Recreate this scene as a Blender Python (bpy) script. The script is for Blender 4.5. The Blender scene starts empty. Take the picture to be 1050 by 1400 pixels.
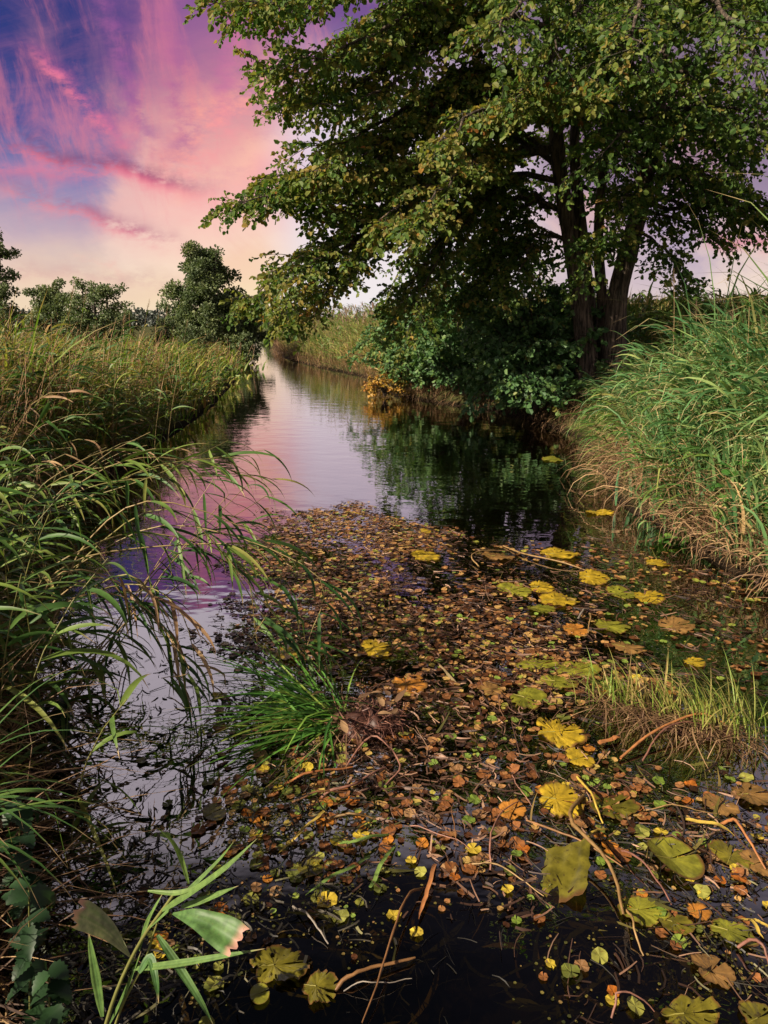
import bpy, math, random
import numpy as np
from mathutils import Vector
rng = np.random.default_rng(7)
random.seed(7)
R = math.radians
scene = bpy.context.scene
COL = scene.collection

# ------------------------------------------------------------------ camera and measuring
CAM_H, PITCH, F = 1.7, R(14.8), 963.0
cp_, sp_ = math.cos(PITCH), math.sin(PITCH)
def ray(x, y):
    u, v = (x-525)/F, (700-y)/F
    return np.array([u, cp_+v*sp_, -sp_+v*cp_])
def G(x, y, z=0.0):                    # where a sight line meets the level z
    d = ray(x, y); t = (z-CAM_H)/d[2]
    return np.array([d[0]*t, d[1]*t, z])
def P(x, y, Y):                        # the point of a sight line that is Y metres away
    d = ray(x, y); t = Y/d[1]
    return np.array([d[0]*t, Y, CAM_H+d[2]*t])
def azel(x, y):
    d = ray(x, y); d = d/np.linalg.norm(d)
    return math.degrees(math.atan2(d[0], d[1])), math.degrees(math.asin(d[2]))
def project(p):
    p = np.atleast_2d(p); r = p-np.array([0, 0, CAM_H])
    dep = r[:, 1]*cp_ - r[:, 2]*sp_
    dep = np.maximum(dep, .05)
    return 525+F*r[:, 0]/dep, 700-F*(r[:, 1]*sp_+r[:, 2]*cp_)/dep, dep

cam = bpy.data.cameras.new('camera'); co = bpy.data.objects.new('camera', cam); COL.objects.link(co)
co.location = (0, 0, CAM_H); co.rotation_euler = (math.pi/2-PITCH, 0, 0)
cam.sensor_fit = 'VERTICAL'; cam.angle = 2*math.atan(700/F)
cam.clip_start = .02; cam.clip_end = 3000
scene.camera = co
scene.render.resolution_x, scene.render.resolution_y = 768, 1024
scene.view_settings.view_transform = 'Standard'; scene.view_settings.look = 'None'
EXPO = 0.9
scene.view_settings.exposure = EXPO; scene.view_settings.gamma = 1
scene.cycles.max_bounces = 8; scene.cycles.transparent_max_bounces = 12
scene.cycles.transmission_bounces = 4; scene.cycles.diffuse_bounces = 3; scene.cycles.glossy_bounces = 3
scene.cycles.caustics_reflective = False; scene.cycles.caustics_refractive = False

# ------------------------------------------------------------------ node helpers
def lin(c):
    c = c/255.0
    return c/12.92 if c <= .04045 else ((c+.055)/1.055)**2.4
def srgb(r, g, b, k=1.0): return (lin(r)*k, lin(g)*k, lin(b)*k, 1)

class V:                                # a socket with arithmetic
    nt = None
    def __init__(s, sock): s.s = sock
    @staticmethod
    def m(op, *a, clamp=False):
        n = V.nt.nodes.new('ShaderNodeMath'); n.operation = op; n.use_clamp = clamp
        for i, x in enumerate(a):
            if isinstance(x, V): V.nt.links.new(x.s, n.inputs[i])
            else: n.inputs[i].default_value = x
        return V(n.outputs[0])
    def __add__(s, o): return V.m('ADD', s, o)
    def __sub__(s, o): return V.m('SUBTRACT', s, o)
    def __rsub__(s, o): return V.m('SUBTRACT', o, s)
    def __mul__(s, o): return V.m('MULTIPLY', s, o)
    def __truediv__(s, o): return V.m('DIVIDE', s, o)
    def __rtruediv__(s, o): return V.m("DIVIDE", o, s)
    __radd__ = __add__; __rmul__ = __mul__
def smooth(v, a, b, lo=0., hi=1.):
    n = V.nt.nodes.new('ShaderNodeMapRange'); n.interpolation_type = 'SMOOTHSTEP'
    V.nt.links.new(v.s, n.inputs[0])
    for i, x in enumerate((a, b, lo, hi)): n.inputs[i+1].default_value = x
    return V(n.outputs[0])
def ramp(v, stops, interp='LINEAR'):
    n = V.nt.nodes.new('ShaderNodeValToRGB'); e = n.color_ramp.elements; n.color_ramp.interpolation = interp
    while len(e) < len(stops): e.new(.5)
    for i, (p, c) in enumerate(stops): e[i].position = p; e[i].color = c if len(c) == 4 else (*c, 1)
    V.nt.links.new(v.s, n.inputs[0]); return V(n.outputs[0])
def mixc(f, a, b, blend='MIX'):
    n = V.nt.nodes.new('ShaderNodeMix'); n.data_type = 'RGBA'; n.blend_type = blend
    for i, x in ((0, f), (6, a), (7, b)):
        if isinstance(x, V): V.nt.links.new(x.s, n.inputs[i])
        else: n.inputs[i].default_value = x
    return V(n.outputs[2])
def noise(vec, scale, detail=4., rough=.55, dist=0.):
    n = V.nt.nodes.new('ShaderNodeTexNoise'); n.inputs['Scale'].default_value = scale
    n.inputs['Detail'].default_value = detail; n.inputs['Roughness'].default_value = rough; n.inputs['Distortion'].default_value = dist
    if vec is not None: V.nt.links.new(vec.s, n.inputs['Vector'])
    return V(n.outputs[0])
def combine(x, y, z):
    n = V.nt.nodes.new('ShaderNodeCombineXYZ')
    for i, a in enumerate((x, y, z)):
        if isinstance(a, V): V.nt.links.new(a.s, n.inputs[i])
        else: n.inputs[i].default_value = a
    return V(n.outputs[0])
def node(kind, **kw):
    n = V.nt.nodes.new(kind)
    for k, x in kw.items(): setattr(n, k, x)
    return n
def link(a, b): V.nt.links.new(a.s if isinstance(a, V) else a, b)
def setin(n, name, x):
    if isinstance(x, V): link(x, n.inputs[name])
    else: n.inputs[name].default_value = x
def new_mat(name):
    m = bpy.data.materials.new(name); m.use_nodes = True; V.nt = m.node_tree; V.nt.nodes.clear()
    return m, node('ShaderNodeOutputMaterial')
def attr(name): return V(node('ShaderNodeAttribute', attribute_name=name).outputs['Fac'])
def objpos(): return V(node('ShaderNodeTexCoord').outputs['Object'])

def veg(name, stops, trans=.3, rough=.5, tip=None, tip_at=.86, nscale=18., nmix=.35, spec=.35, spots=None):
    """plant tissue: colour runs over the plant's own tint, with mottling, dry tips and light through the blade"""
    m, out = new_mat(name)
    t = attr('tint'); pos = V(node('ShaderNodeNewGeometry').outputs['Position'])
    nz = noise(pos, nscale, 3.)
    col = ramp(t, stops)
    col = mixc(nmix, col, mixc(1., col, ramp(nz, [(.3, (.35, .35, .35)), (.7, (1.5, 1.45, 1.3))]), 'MULTIPLY'))
    if tip is not None:
        a = attr('along') + (noise(pos, 7., 2.)-.5)*.35
        col = mixc(smooth(a, tip_at-.06, tip_at+.08), col, tip)
    if spots is not None:
        sp = smooth(noise(pos, spots[0], 4., .7), spots[1], spots[1]+.06)
        col = mixc(sp*.85, col, spots[2])
    b = node('ShaderNodeBsdfPrincipled'); setin(b, 'Base Color', col); b.inputs['Roughness'].default_value = rough
    b.inputs['Specular IOR Level'].default_value = spec
    if trans > 0:
        tr = node('ShaderNodeBsdfTranslucent'); link(mixc(1., col, (1.15, 1.25, .7, 1), 'MULTIPLY'), tr.inputs[0])
        mx = node('ShaderNodeMixShader'); mx.inputs[0].default_value = trans
        link(b.outputs[0], mx.inputs[1]); link(tr.outputs[0], mx.inputs[2]); link(mx.outputs[0], out.inputs[0])
    else: link(b.outputs[0], out.inputs[0])
    return m

# ------------------------------------------------------------------ mesh collector
class Geo:
    def __init__(s): s.v = []; s.f = []; s.t = []; s.a = []; s.n = 0; s.m = []
    def add(s, verts, faces, tint=.5, along=0., mat=0):
        verts = np.asarray(verts, float).reshape(-1, 3); n = len(verts)
        faces = np.asarray(faces, int)
        s.v.append(verts); s.f.append(faces+s.n); s.n += n
        s.t.append(np.broadcast_to(np.asarray(tint, float), (n,)).copy())
        s.a.append(np.broadcast_to(np.asarray(along, float), (n,)).copy())
        s.m.append(np.full(len(faces), mat, np.int32))
        return s
    def mesh(s, name, mats, smooth=True):
        v = np.concatenate(s.v).astype(np.float32)
        me = bpy.data.meshes.new(name)
        me.vertices.add(len(v)); me.vertices.foreach_set('co', v.ravel())
        loops = np.concatenate([f.ravel() for f in s.f]).astype(np.int32)
        tot = np.concatenate([np.full(len(f), f.shape[1], np.int32) for f in s.f])
        start = np.concatenate([[0], np.cumsum(tot)[:-1]]).astype(np.int32)
        me.loops.add(len(loops)); me.loops.foreach_set('vertex_index', loops)
        me.polygons.add(len(tot)); me.polygons.foreach_set('loop_start', start)
        try: me.polygons.foreach_set('loop_total', tot)
        except Exception: pass
        me.polygons.foreach_set('material_index', np.concatenate(s.m))
        me.polygons.foreach_set('use_smooth', np.full(len(tot), smooth))
        for nm, arr in (('tint', s.t), ('along', s.a)):
            at = me.attributes.new(nm, 'FLOAT', 'POINT'); at.data.foreach_set('value', np.concatenate(arr).astype(np.float32))
        for m in (mats if isinstance(mats, (list, tuple)) else [mats]): me.materials.append(m)
        me.update(calc_edges=True)
        return me
    def build(s, name, mats, parent=None, smooth=True, loc=None):
        if loc is not None:
            for arr in s.v: arr -= np.asarray(loc)
        o = bpy.data.objects.new(name, s.mesh(name, mats, smooth)); COL.objects.link(o)
        if parent is not None: o.parent = parent
        if loc is not None and parent is None: o.location = loc
        return o
def tag(o, label=None, cat=None, group=None, kind=None):
    if label: o['label'] = label
    if cat: o['category'] = cat
    if group: o['group'] = group
    if kind: o['kind'] = kind
    return o
def thing(name, loc, label, cat, group=None):
    o = bpy.data.objects.new(name, None); COL.objects.link(o); o.location = loc; o.empty_display_size = .1
    return tag(o, label, cat, group)
def bc(x, n): return np.broadcast_to(np.asarray(x, float), (n,)).copy()
def U(a, b, n): return rng.uniform(a, b, n)
def norm(v): return v/np.maximum(np.linalg.norm(v, axis=-1, keepdims=True), 1e-9)

PROF = {'grass': ([0, .2, .6, 1], [.8, 1, .7, .03]), 'reed': ([0, .12, .35, .7, 1], [.35, .8, 1, .62, .02]),
        'toothed': ([0, .083, .167, .25, .333, .417, .5, .583, .667, .75, .833, .917, 1], [.2, .75, .7, 1.05, .85, 1.0, .72, .85, .55, .6, .32, .3, .02]), 'stick': ([0, .5, 1], [1, .95, .6]), 'torn': ([0, .25, .6, .85, 1], [.06, .45, .88, 1, .92])}
def ribbons(g, p, az, el, droop, L, W, S=5, roll=0., daz=0., prof='grass', fold=0., tint=.5, pw=1.4, mat=0, ret=False):
    """bent strips: az clockwise from +Y, el above level, droop = how far the tip has bent down"""
    p = np.atleast_2d(p); n = len(p)
    az, el, droop, L, W, roll, daz, tint = (bc(x, n) for x in (az, el, droop, L, W, roll, daz, tint))
    s = np.linspace(0, 1, S+1)
    kink = np.where(rng.random(n) < (.13 if S >= 5 else 0), U(.5, 1.6, n), 0.); kat = U(.35, .8, n)   # some blades are broken
    def direc(ss):
        e = np.maximum(el[:, None]-droop[:, None]*ss[None]**pw-kink[:, None]*(ss[None] > kat[:, None]), -1.5); a = az[:, None]+daz[:, None]*ss[None]
        return np.stack([np.cos(e)*np.sin(a), np.cos(e)*np.cos(a), np.sin(e)], -1), a
    dm, _ = direc((s[:-1]+s[1:])/2)
    pts = np.concatenate([np.zeros((n, 1, 3)), np.cumsum(dm*(L[:, None, None]/S), 1)], 1)+p[:, None]
    d, a = direc(s)
    side = np.stack([np.cos(a), -np.sin(a), np.zeros_like(a)], -1)
    nor = np.cross(side, d)
    side, nor = (side*np.cos(roll)[:, None, None]+nor*np.sin(roll)[:, None, None],
                 nor*np.cos(roll)[:, None, None]-side*np.sin(roll)[:, None, None])
    w = np.interp(s, *PROF[prof])[None, :, None]*W[:, None, None]/2
    if fold:
        V3 = np.stack([pts-side*w+nor*w*fold, pts, pts+side*w+nor*w*fold], 2); k = 3
    else: V3 = np.stack([pts-side*w, pts+side*w], 2); k = 2
    base = (np.arange(n)[:, None, None]*(S+1)+np.arange(S)[None, :, None])*k+np.arange(k-1)[None, None]
    base = base.ravel()
    f = np.stack([base, base+1, base+k+1, base+k], -1)
    g.add(V3.reshape(-1, 3), f, np.repeat(tint, (S+1)*k), np.tile(np.repeat(s, k), n), mat)
    if ret: return pts
def tubes(g, paths, radii, sides=4, tint=.5, mat=0, along=None, rough=0.):
    paths = np.asarray(paths, float)
    if paths.ndim == 2: paths = paths[None]
    n, K, _ = paths.shape; radii = np.broadcast_to(np.asarray(radii, float), (n, K)); tint = bc(tint, n)
    tan = norm(np.gradient(paths, axis=1))
    ref = np.where(np.abs(tan[..., 2:3]) > .85, np.array([.2, 1., .1]), np.array([.05, .1, 1.]))
    if K > 4: ref = np.broadcast_to(np.where(np.abs(tan[:, :, 2].mean(1))[:, None, None] > .7, np.array([.2, 1., .1]), np.array([.05, .1, 1.])), tan.shape)
    a = norm(np.cross(tan, ref)); b = np.cross(tan, a)
    an = np.arange(sides)*2*math.pi/sides
    ring = a[:, :, None]*np.cos(an)[None, None, :, None]+b[:, :, None]*np.sin(an)[None, None, :, None]
    rr = radii[:, :, None, None]
    if rough: rr = rr*(1+rng.normal(0, rough, (n, K, sides, 1)))
    vv = paths[:, :, None]+ring*rr
    i = (np.arange(n)[:, None, None]*K+np.arange(K-1)[None, :, None])*sides
    j = np.arange(sides)[None, None]; j2 = (j+1) % sides
    f = np.stack([i+j, i+j2, i+sides+j2, i+sides+j], -1).reshape(-1, 4)
    al = np.tile(np.repeat(np.linspace(0, 1, K), sides), n) if along is None else along
    g.add(vv.reshape(-1, 3), f, np.repeat(tint, K*sides), al, mat)
def leaves(g, p, d, nrm, L, W, tint=.5, mat=0, cup=.18):
    """folded six-point leaves: p the stalk end, d towards the tip"""
    n = len(p); L, W, tint = bc(L, n)[:, None], bc(W, n)[:, None], bc(tint, n)
    d = norm(d); sd = norm(np.cross(nrm, d)); nn = np.cross(d, sd)
    q = lambda x, y, z: p+d*L*x+sd*W*y+nn*W*z
    vv = np.stack([q(0, 0, 0), q(.32, .46, cup), q(.78, .4, cup), q(1, 0, -.05), q(.78, -.4, cup), q(.32, -.46, cup)], 1)
    b = (np.arange(n)*6)[:, None]
    f = np.concatenate([b+np.array([0, 1, 2, 3]), b+np.array([0, 3, 4, 5])])
    g.add(vv.reshape(-1, 3), f, np.repeat(tint, 6), np.tile([0, .3, .8, 1, .8, .3], n), mat)
def catmull(pts, m):
    pts = np.asarray(pts, float); k = len(pts)
    ext = np.vstack([2*pts[0]-pts[1], pts, 2*pts[-1]-pts[-2]])
    out = []
    for t in np.linspace(0, k-1-1e-6, m):
        i = int(t); u = t-i; a, b, c, d = ext[i:i+4]
        out.append(.5*(2*b+(c-a)*u+(2*a-5*b+4*c-d)*u*u+(3*b-a-3*c+d)*u**3))
    return np.array(out)
# ------------------------------------------------------------------ sun and sky
SUN_AZ, SUN_EL = R(-124), R(32)          # behind the reed bank, over the photographer's shoulder
sd = Vector((math.sin(SUN_AZ)*math.cos(SUN_EL), math.cos(SUN_AZ)*math.cos(SUN_EL), math.sin(SUN_EL)))
sl = bpy.data.lights.new('sun', 'SUN'); sl.energy = 4.8; sl.angle = R(.5); sl.color = (1, .85, .67)
so = bpy.data.objects.new('sun', sl); COL.objects.link(so); so.rotation_euler = (-sd).to_track_quat('-Z', 'Y').to_euler()

w = bpy.data.worlds.new('World'); scene.world = w; w.use_nodes = True
V.nt = w.node_tree; V.nt.nodes.clear()
wo = node('ShaderNodeOutputWorld')
geo = V(node('ShaderNodeTexCoord').outputs['Generated'])
sx = node('ShaderNodeSeparateXYZ'); link(geo, sx.inputs[0])
X_, Y_, Z_ = (V(o) for o in sx.outputs)
el = V.m('ARCSINE', V.m('MAXIMUM', Z_, 0.0))*57.2958
az = V.m('ARCTAN2', X_, Y_)*57.2958
K = 2**-EXPO
C = lambda r, g, b: srgb(r, g, b, K)
q = combine(az*.035, el*.07, 0.)
warp = noise(q, 1.6, 5., .6)
elw = el+(warp-.5)*7.
right = smooth(az, -4., 14.)
bluish = smooth(az, -13., -22.)
base = ramp(elw/60., [(0., C(240, 218, 190)), (.04, C(248, 222, 182)), (.09, C(246, 206, 178)), (.14, C(236, 180, 182)),
                      (.19, C(196, 128, 162)), (.26, C(134, 86, 148)), (.335, C(112, 76, 140)), (1., C(112, 82, 146))])
blue = ramp(elw/60., [(0., C(240, 218, 184)), (.06, C(236, 208, 184)), (.11, C(196, 172, 184)), (.16, C(132, 128, 176)), (.21, C(70, 80, 148)), (.28, C(34, 54, 122)), (.36, C(44, 52, 120)), (1., C(44, 52, 120))])
base = mixc(bluish*smooth(noise(q, 2.3, 4.), .22, .5), base, blue)
grey = ramp(el/60., [(0., C(206, 190, 194)), (.05, C(206, 186, 194)), (.10, C(168, 150, 178)), (.2, C(132, 104, 128)), (.35, C(122, 108, 124)), (.6, C(130, 120, 140)), (.71, C(36, 32, 38)), (1., C(9, 8, 9))])
base = mixc(right, base, grey)
# broad mackerel and plume cloud, combed by the high wind
qa = combine(az*.05+el*.035, el*.045-az*.012, .3)
cl = noise(qa, 2.2, 8., .62, .6)
core = V.m('MAXIMUM', smooth(V.m('ABSOLUTE', az+14.-(el-10.)*.30+(warp-.5)*10), 9., 1.5)*smooth(el, 2., 6.)*smooth(el, 29., 17.), smooth(az, 12., 20.)*.35*smooth(el, 10., 4.))
cm = smooth(cl+core*.34, .5, .80)
ccol = ramp(elw/30., [(0., C(248, 232, 212)), (.16, C(253, 226, 204)), (.28, C(252, 200, 184)), (.42, C(252, 184, 164)), (.56, C(222, 144, 154)), (.75, C(170, 108, 158)), (1., C(150, 106, 164))])
skyc = mixc(cm*.7*smooth(el, 21., 11., .35, 1.)*smooth(el, 26., 20.), base, ccol)
wisps = smooth(noise(combine(az*.16+el*.05, el*.05-az*.06, .9), 2.0, 9., .68, .5), .47, .70)
skyc = mixc(wisps*.55*smooth(el, 30., 20.)*smooth(el, 5., 10.)*(1.-right), skyc, C(232, 128, 146))
fine = smooth(noise(combine((el-az*.35)*.30, (az+el*.5)*.035, .5), 2.4, 9., .68, .5), .42, .72)
skyc = mixc(fine*.13*smooth(el, 24., 18.)*smooth(el, 3., 8.)*(1.-right), skyc, ramp(el/24., [(0., C(250, 214, 186)), (.35, C(250, 186, 176)), (.6, C(232, 140, 160)), (1., C(196, 112, 162))]))
def streak(a, b, wid, col, col2, amt, seed):
    global skyc
    (a0, e0), (a1, e1) = azel(*a), azel(*b); ln = math.hypot(a1-a0, e1-e0); ux, uy = (a1-a0)/ln, (e1-e0)/ln
    ra, re = az-a0, el-e0
    t = (ra*ux+re*uy)/ln
    n1 = noise(combine(t*3., seed, 0.), 1.2, 4., .6); n2 = noise(combine(az*.12, el*.3, seed), 1.6, 6., .65)
    d = (re*ux-ra*uy)+(n1-.5)*3.2*wid/1.2
    m = V.m('POWER', 1./(1.+(d/wid)*(d/wid)), 2.)*smooth(t, -.15, .2)*smooth(t, 1.25, .75)*smooth(n2+(noise(combine(az*.55+el*.2, el*1.1-az*.2, seed), 1.5, 6., .7)-.5)*.5, .34, .62)
    skyc = mixc(m*amt, skyc, mixc(smooth(d/wid, -.8, .9), col, col2))
streak((235, -30), (250, 240), 1.5, C(200, 112, 150), C(150, 88, 150), .75, 21.)
streak((390, 90), (235, 235), 1.9, C(254, 170, 152), C(246, 148, 158), .95, 22.)
streak((420, 170), (250, 285), 1.5, C(254, 196, 172), C(250, 172, 170), .8, 23.)
streak((130, -30), (205, 200), 1.1, C(176, 98, 154), C(140, 80, 148), .7, 24.)
streak((330, -10), (300, 150), 1.4, C(196, 106, 156), C(222, 128, 160), .6, 25.)
streak((45, 70), (165, 195), .62, C(244, 128, 150), C(222, 110, 156), 1., 1.)
streak((-40, 190), (262, 258), .85, C(244, 126, 146), C(112, 58, 108), 1., 3.)
streak((-60, 226), (120, 240), .5, C(216, 120, 150), C(220, 130, 160), .7, 8.)
streak((0, 255), (235, 332), .75, C(236, 144, 156), C(170, 96, 130), .95, 5.)
streak((-30, 372), (260, 392), .9, C(236, 196, 178), C(204, 160, 160), .7, 9.)
streak((100, 345), (170, 372), .5, C(244, 190, 176), C(240, 190, 180), .6, 11.)
streak((60, 420), (250, 400), .7, C(244, 218, 184), C(238, 204, 180), .6, 12.)
streak((960, 325), (1120, 345), .8, C(226, 150, 160), C(206, 130, 150), .9, 14.)
streak((900, 150), (980, 175), 1.2, C(150, 96, 130), C(150, 96, 130), .7, 15.)
streak((350, 430), (620, 430), 1.6, C(234, 228, 234), C(230, 220, 230), .7, 16.)
pale = smooth(az, -10., -5.)*smooth(az, 14., 8.)*smooth(el, 21., 13.)
skyc = mixc(pale*.88, skyc, mixc(smooth(el, 1., 12.), C(240, 234, 238), C(228, 214, 228)))
BR = srgb(238, 226, 238, K*1.12)                      # bright band added above the view so the water mirrors paler
skyc = mixc(smooth(el+V.m('MAXIMUM', az*-1.-11., 0.)*.085, 20.9, 22.6), skyc, mixc(right*.8, ramp(el/60., [(0., BR), (.61, BR), (.71, C(38, 34, 40)), (.8, C(12, 11, 12)), (1., C(9, 8, 9))]), grey))  # near-black overhead sky is added too, to keep the nearest water dark
bgd = node('ShaderNodeBackground'); link(skyc, bgd.inputs[0]); bgd.inputs[1].default_value = 1.0
nish = node('ShaderNodeTexSky', sky_type='NISHITA', sun_disc=False, sun_elevation=SUN_EL, sun_rotation=SUN_AZ)
bgn = node('ShaderNodeBackground'); link(nish.outputs[0], bgn.inputs[0]); bgn.inputs[1].default_value = .002
ad = node('ShaderNodeAddShader'); link(bgd.outputs[0], ad.inputs[0]); link(bgn.outputs[0], ad.inputs[1]); link(ad.outputs[0], wo.inputs[0])

# ------------------------------------------------------------------ stream banks, ground, water
LY = [.5, .9, 1.5, 2.45, 3., 4.5, 6.4, 8.5, 10.9, 15, 22, 32, 50, 88, 140, 400]
LX = [-.2, -1.0, -1.12, -1.5, -1.75, -2.5, -3.1, -3.25, -3.4, -3.7, -4.6, -6.3, -9.7, -15.8, -26, -90]
RY = [.5, .9, 2, 4.5, 5, 7, 8.5, 10.9, 13.6, 15.2, 16.5, 18, 21.6, 24.6, 30, 39, 52, 88, 140, 400]
RX = [1.2, 2.6, 2.7, 2.6, 2.45, 2.35, 2.7, 3.1, 2.7, 1.9, 1.0, .25, -.25, -.6, -2.6, -5.4, -7.6, -13.2, -22, -84]
def left(Y): return np.interp(Y, LY, LX)
def rightx(Y): return np.interp(Y, RY, RX)
def hum(x, y, s=1.):
    return np.sin(x*1.7*s+.3*y)*np.cos(y*1.3*s-.5*x)*.5+np.sin(x*4.1*s+1.)*np.sin(y*3.7*s+2.)*.25
def land(x, y):
    x, y = np.asarray(x, float), np.asarray(y, float)
    d = np.maximum(np.maximum(left(y)-x, x-rightx(y)), (.75-y)*1.2)
    z = np.where(d > 0, np.minimum(.04+d*.55, .42+.05*np.tanh(d)), np.maximum(d*.7, -.55)-.03)
    z = z+hum(x, y)*.05*np.clip(d*1.5, -.6, 1)
    far = np.clip((y-90)/300, 0, 1)
    return z+far*far*2.0*(d > 3)
def axis(lim, fine):
    a = [0.]; st = fine
    while a[-1] < lim: a.append(a[-1]+st); st = fine if a[-1] < 9 else st*1.09
    return np.array(a)
ax = axis(900, .14); gx = np.concatenate([-ax[:0:-1], ax]); ay = axis(1300, .16); gy = np.concatenate([-np.array([60, 30, 12, 6, 3, 1.5]), ay])
XX, YY = np.meshgrid(gx, gy); ZZ = land(XX, YY)
nx, ny = len(gx), len(gy)
gi = (np.arange(ny-1)[:, None]*nx+np.arange(nx-1)[None]).ravel()
g = Geo(); g.add(np.stack([XX, YY, ZZ], -1).reshape(-1, 3), np.stack([gi, gi+1, gi+nx+1, gi+nx], -1))
m, out = new_mat('earth')
pos = V(node('ShaderNodeNewGeometry').outputs['Position'])
sz = node('ShaderNodeSeparateXYZ'); link(pos, sz.inputs[0]); hz = V(sz.outputs[2])
turf = ramp(noise(pos, 1.1, 6.), [(.3, (.035, .045, .014)), (.55, (.07, .075, .025)), (.75, (.12, .10, .045))])
mud = ramp(noise(pos, 9., 6.), [(.3, (.006, .0045, .003)), (.7, (.022, .016, .010))])
b = node('ShaderNodeBsdfPrincipled'); setin(b, 'Base Color', mixc(smooth(hz, .02, .14), mud, turf)); b.inputs['Roughness'].default_value = 1.; b.inputs['Specular IOR Level'].default_value = .05
bp = node('ShaderNodeBump'); bp.inputs['Strength'].default_value = .6; bp.inputs['Distance'].default_value = .03
link(noise(pos, 22., 6.), bp.inputs['Height']); link(bp.outputs[0], b.inputs['Normal']); link(b.outputs[0], out.inputs[0])
tag(g.build('ground', m), kind='structure')

WY = np.concatenate([np.arange(.5, 20, .5), np.geomspace(20, 400, 40)])
wl, wr = left(WY)-.6, rightx(WY)+.6
g = Geo(); nw = len(WY)
wv = np.stack([np.stack([wl+(wr-wl)*t, WY, np.zeros(nw)], -1) for t in np.linspace(0, 1, 5)], 1)
i = (np.arange(nw-1)[:, None]*5+np.arange(4)[None]).ravel()
g.add(wv.reshape(-1, 3), np.stack([i, i+1, i+6, i+5], -1))
m, out = new_mat('dark_stream_water')
pos = V(node('ShaderNodeNewGeometry').outputs['Position'])
mp = node('ShaderNodeMapping'); mp.inputs['Scale'].default_value = (1., 1.6, 1.); mp.inputs['Rotation'].default_value = (0, 0, .3); link(pos, mp.inputs[0])
h = noise(V(mp.outputs[0]), 2.2, 2., .45)+noise(V(mp.outputs[0]), 9., 2., .4)*.16
bp = node('ShaderNodeBump'); bp.inputs['Strength'].default_value = .095; bp.inputs['Distance'].default_value = .05
link(h, bp.inputs['Height'])
gl = node('ShaderNodeBsdfGlossy'); gl.inputs['Roughness'].default_value = .015; gl.inputs['Color'].default_value = (.98, .95, .96, 1)
tr = node('ShaderNodeBsdfTransparent'); tr.inputs[0].default_value = (.34, .29, .17, 1)
fr = node('ShaderNodeLayerWeight'); fr.inputs['Blend'].default_value = .5
for n_ in (gl, fr): link(bp.outputs[0], n_.inputs['Normal'])
mx = node('ShaderNodeMixShader'); link(V.m('POWER', V(fr.outputs['Facing']), 3.)*.74+.25, mx.inputs[0]); link(tr.outputs[0], mx.inputs[1]); link(gl.outputs[0], mx.inputs[2]); link(mx.outputs[0], out.inputs[0])
tag(g.build('water', m, smooth=True), kind='structure')
# ------------------------------------------------------------------ trees
def bark(name, dark, light, scale=1.):
    m, out = new_mat(name)
    p = objpos()
    mp = node('ShaderNodeMapping'); mp.inputs['Scale'].default_value = (26*scale, 26*scale, 3.2*scale); link(p, mp.inputs[0])
    n1 = noise(V(mp.outputs[0]), 1., 6., .65, .4); n2 = noise(p, 3., 4.)
    h = smooth(n1, .36, .62)
    col = mixc(h, dark, light); col = mixc(smooth(n2, .5, .75)*.45, col, (.045, .055, .028, 1))
    b = node('ShaderNodeBsdfPrincipled'); setin(b, 'Base Color', col); b.inputs['Roughness'].default_value = .92
    bp = node('ShaderNodeBump'); bp.inputs['Strength'].default_value = 1.; bp.inputs['Distance'].default_value = .03
    link(h+n1*.5, bp.inputs['Height']); link(bp.outputs[0], b.inputs['Normal']); link(b.outputs[0], out.inputs[0])
    return m
BARK = bark('furrowed_alder_bark', (.02, .014, .010, 1), (.20, .145, .105, 1))
TWIG = bark('thin_branch_bark', (.02, .016, .012, 1), (.07, .055, .042, 1))
ALDER = veg('alder_leaves', [(0, (.035, .08, .02)), (.3, (.08, .155, .032)), (.52, (.16, .22, .042)), (.72, (.24, .22, .055)), (.93, (.36, .25, .06)), (1, (.32, .13, .03))], trans=.46, rough=.55, nscale=9., nmix=.3, spec=.3)
SHRUB = veg('alder_bush_leaves', [(0, (.04, .10, .04)), (.5, (.09, .19, .062)), (.8, (.17, .26, .07)), (1, (.26, .24, .06))], trans=.35, rough=.5, nscale=8., nmix=.3, spec=.35)
FARL = veg('distant_tree_leaves', [(0, (.07, .11, .05)), (.5, (.17, .22, .10)), (.85, (.26, .28, .12)), (1, (.38, .28, .13))], trans=.3, nscale=2., nmix=.4)
WOODM = [BARK, TWIG]

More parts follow.
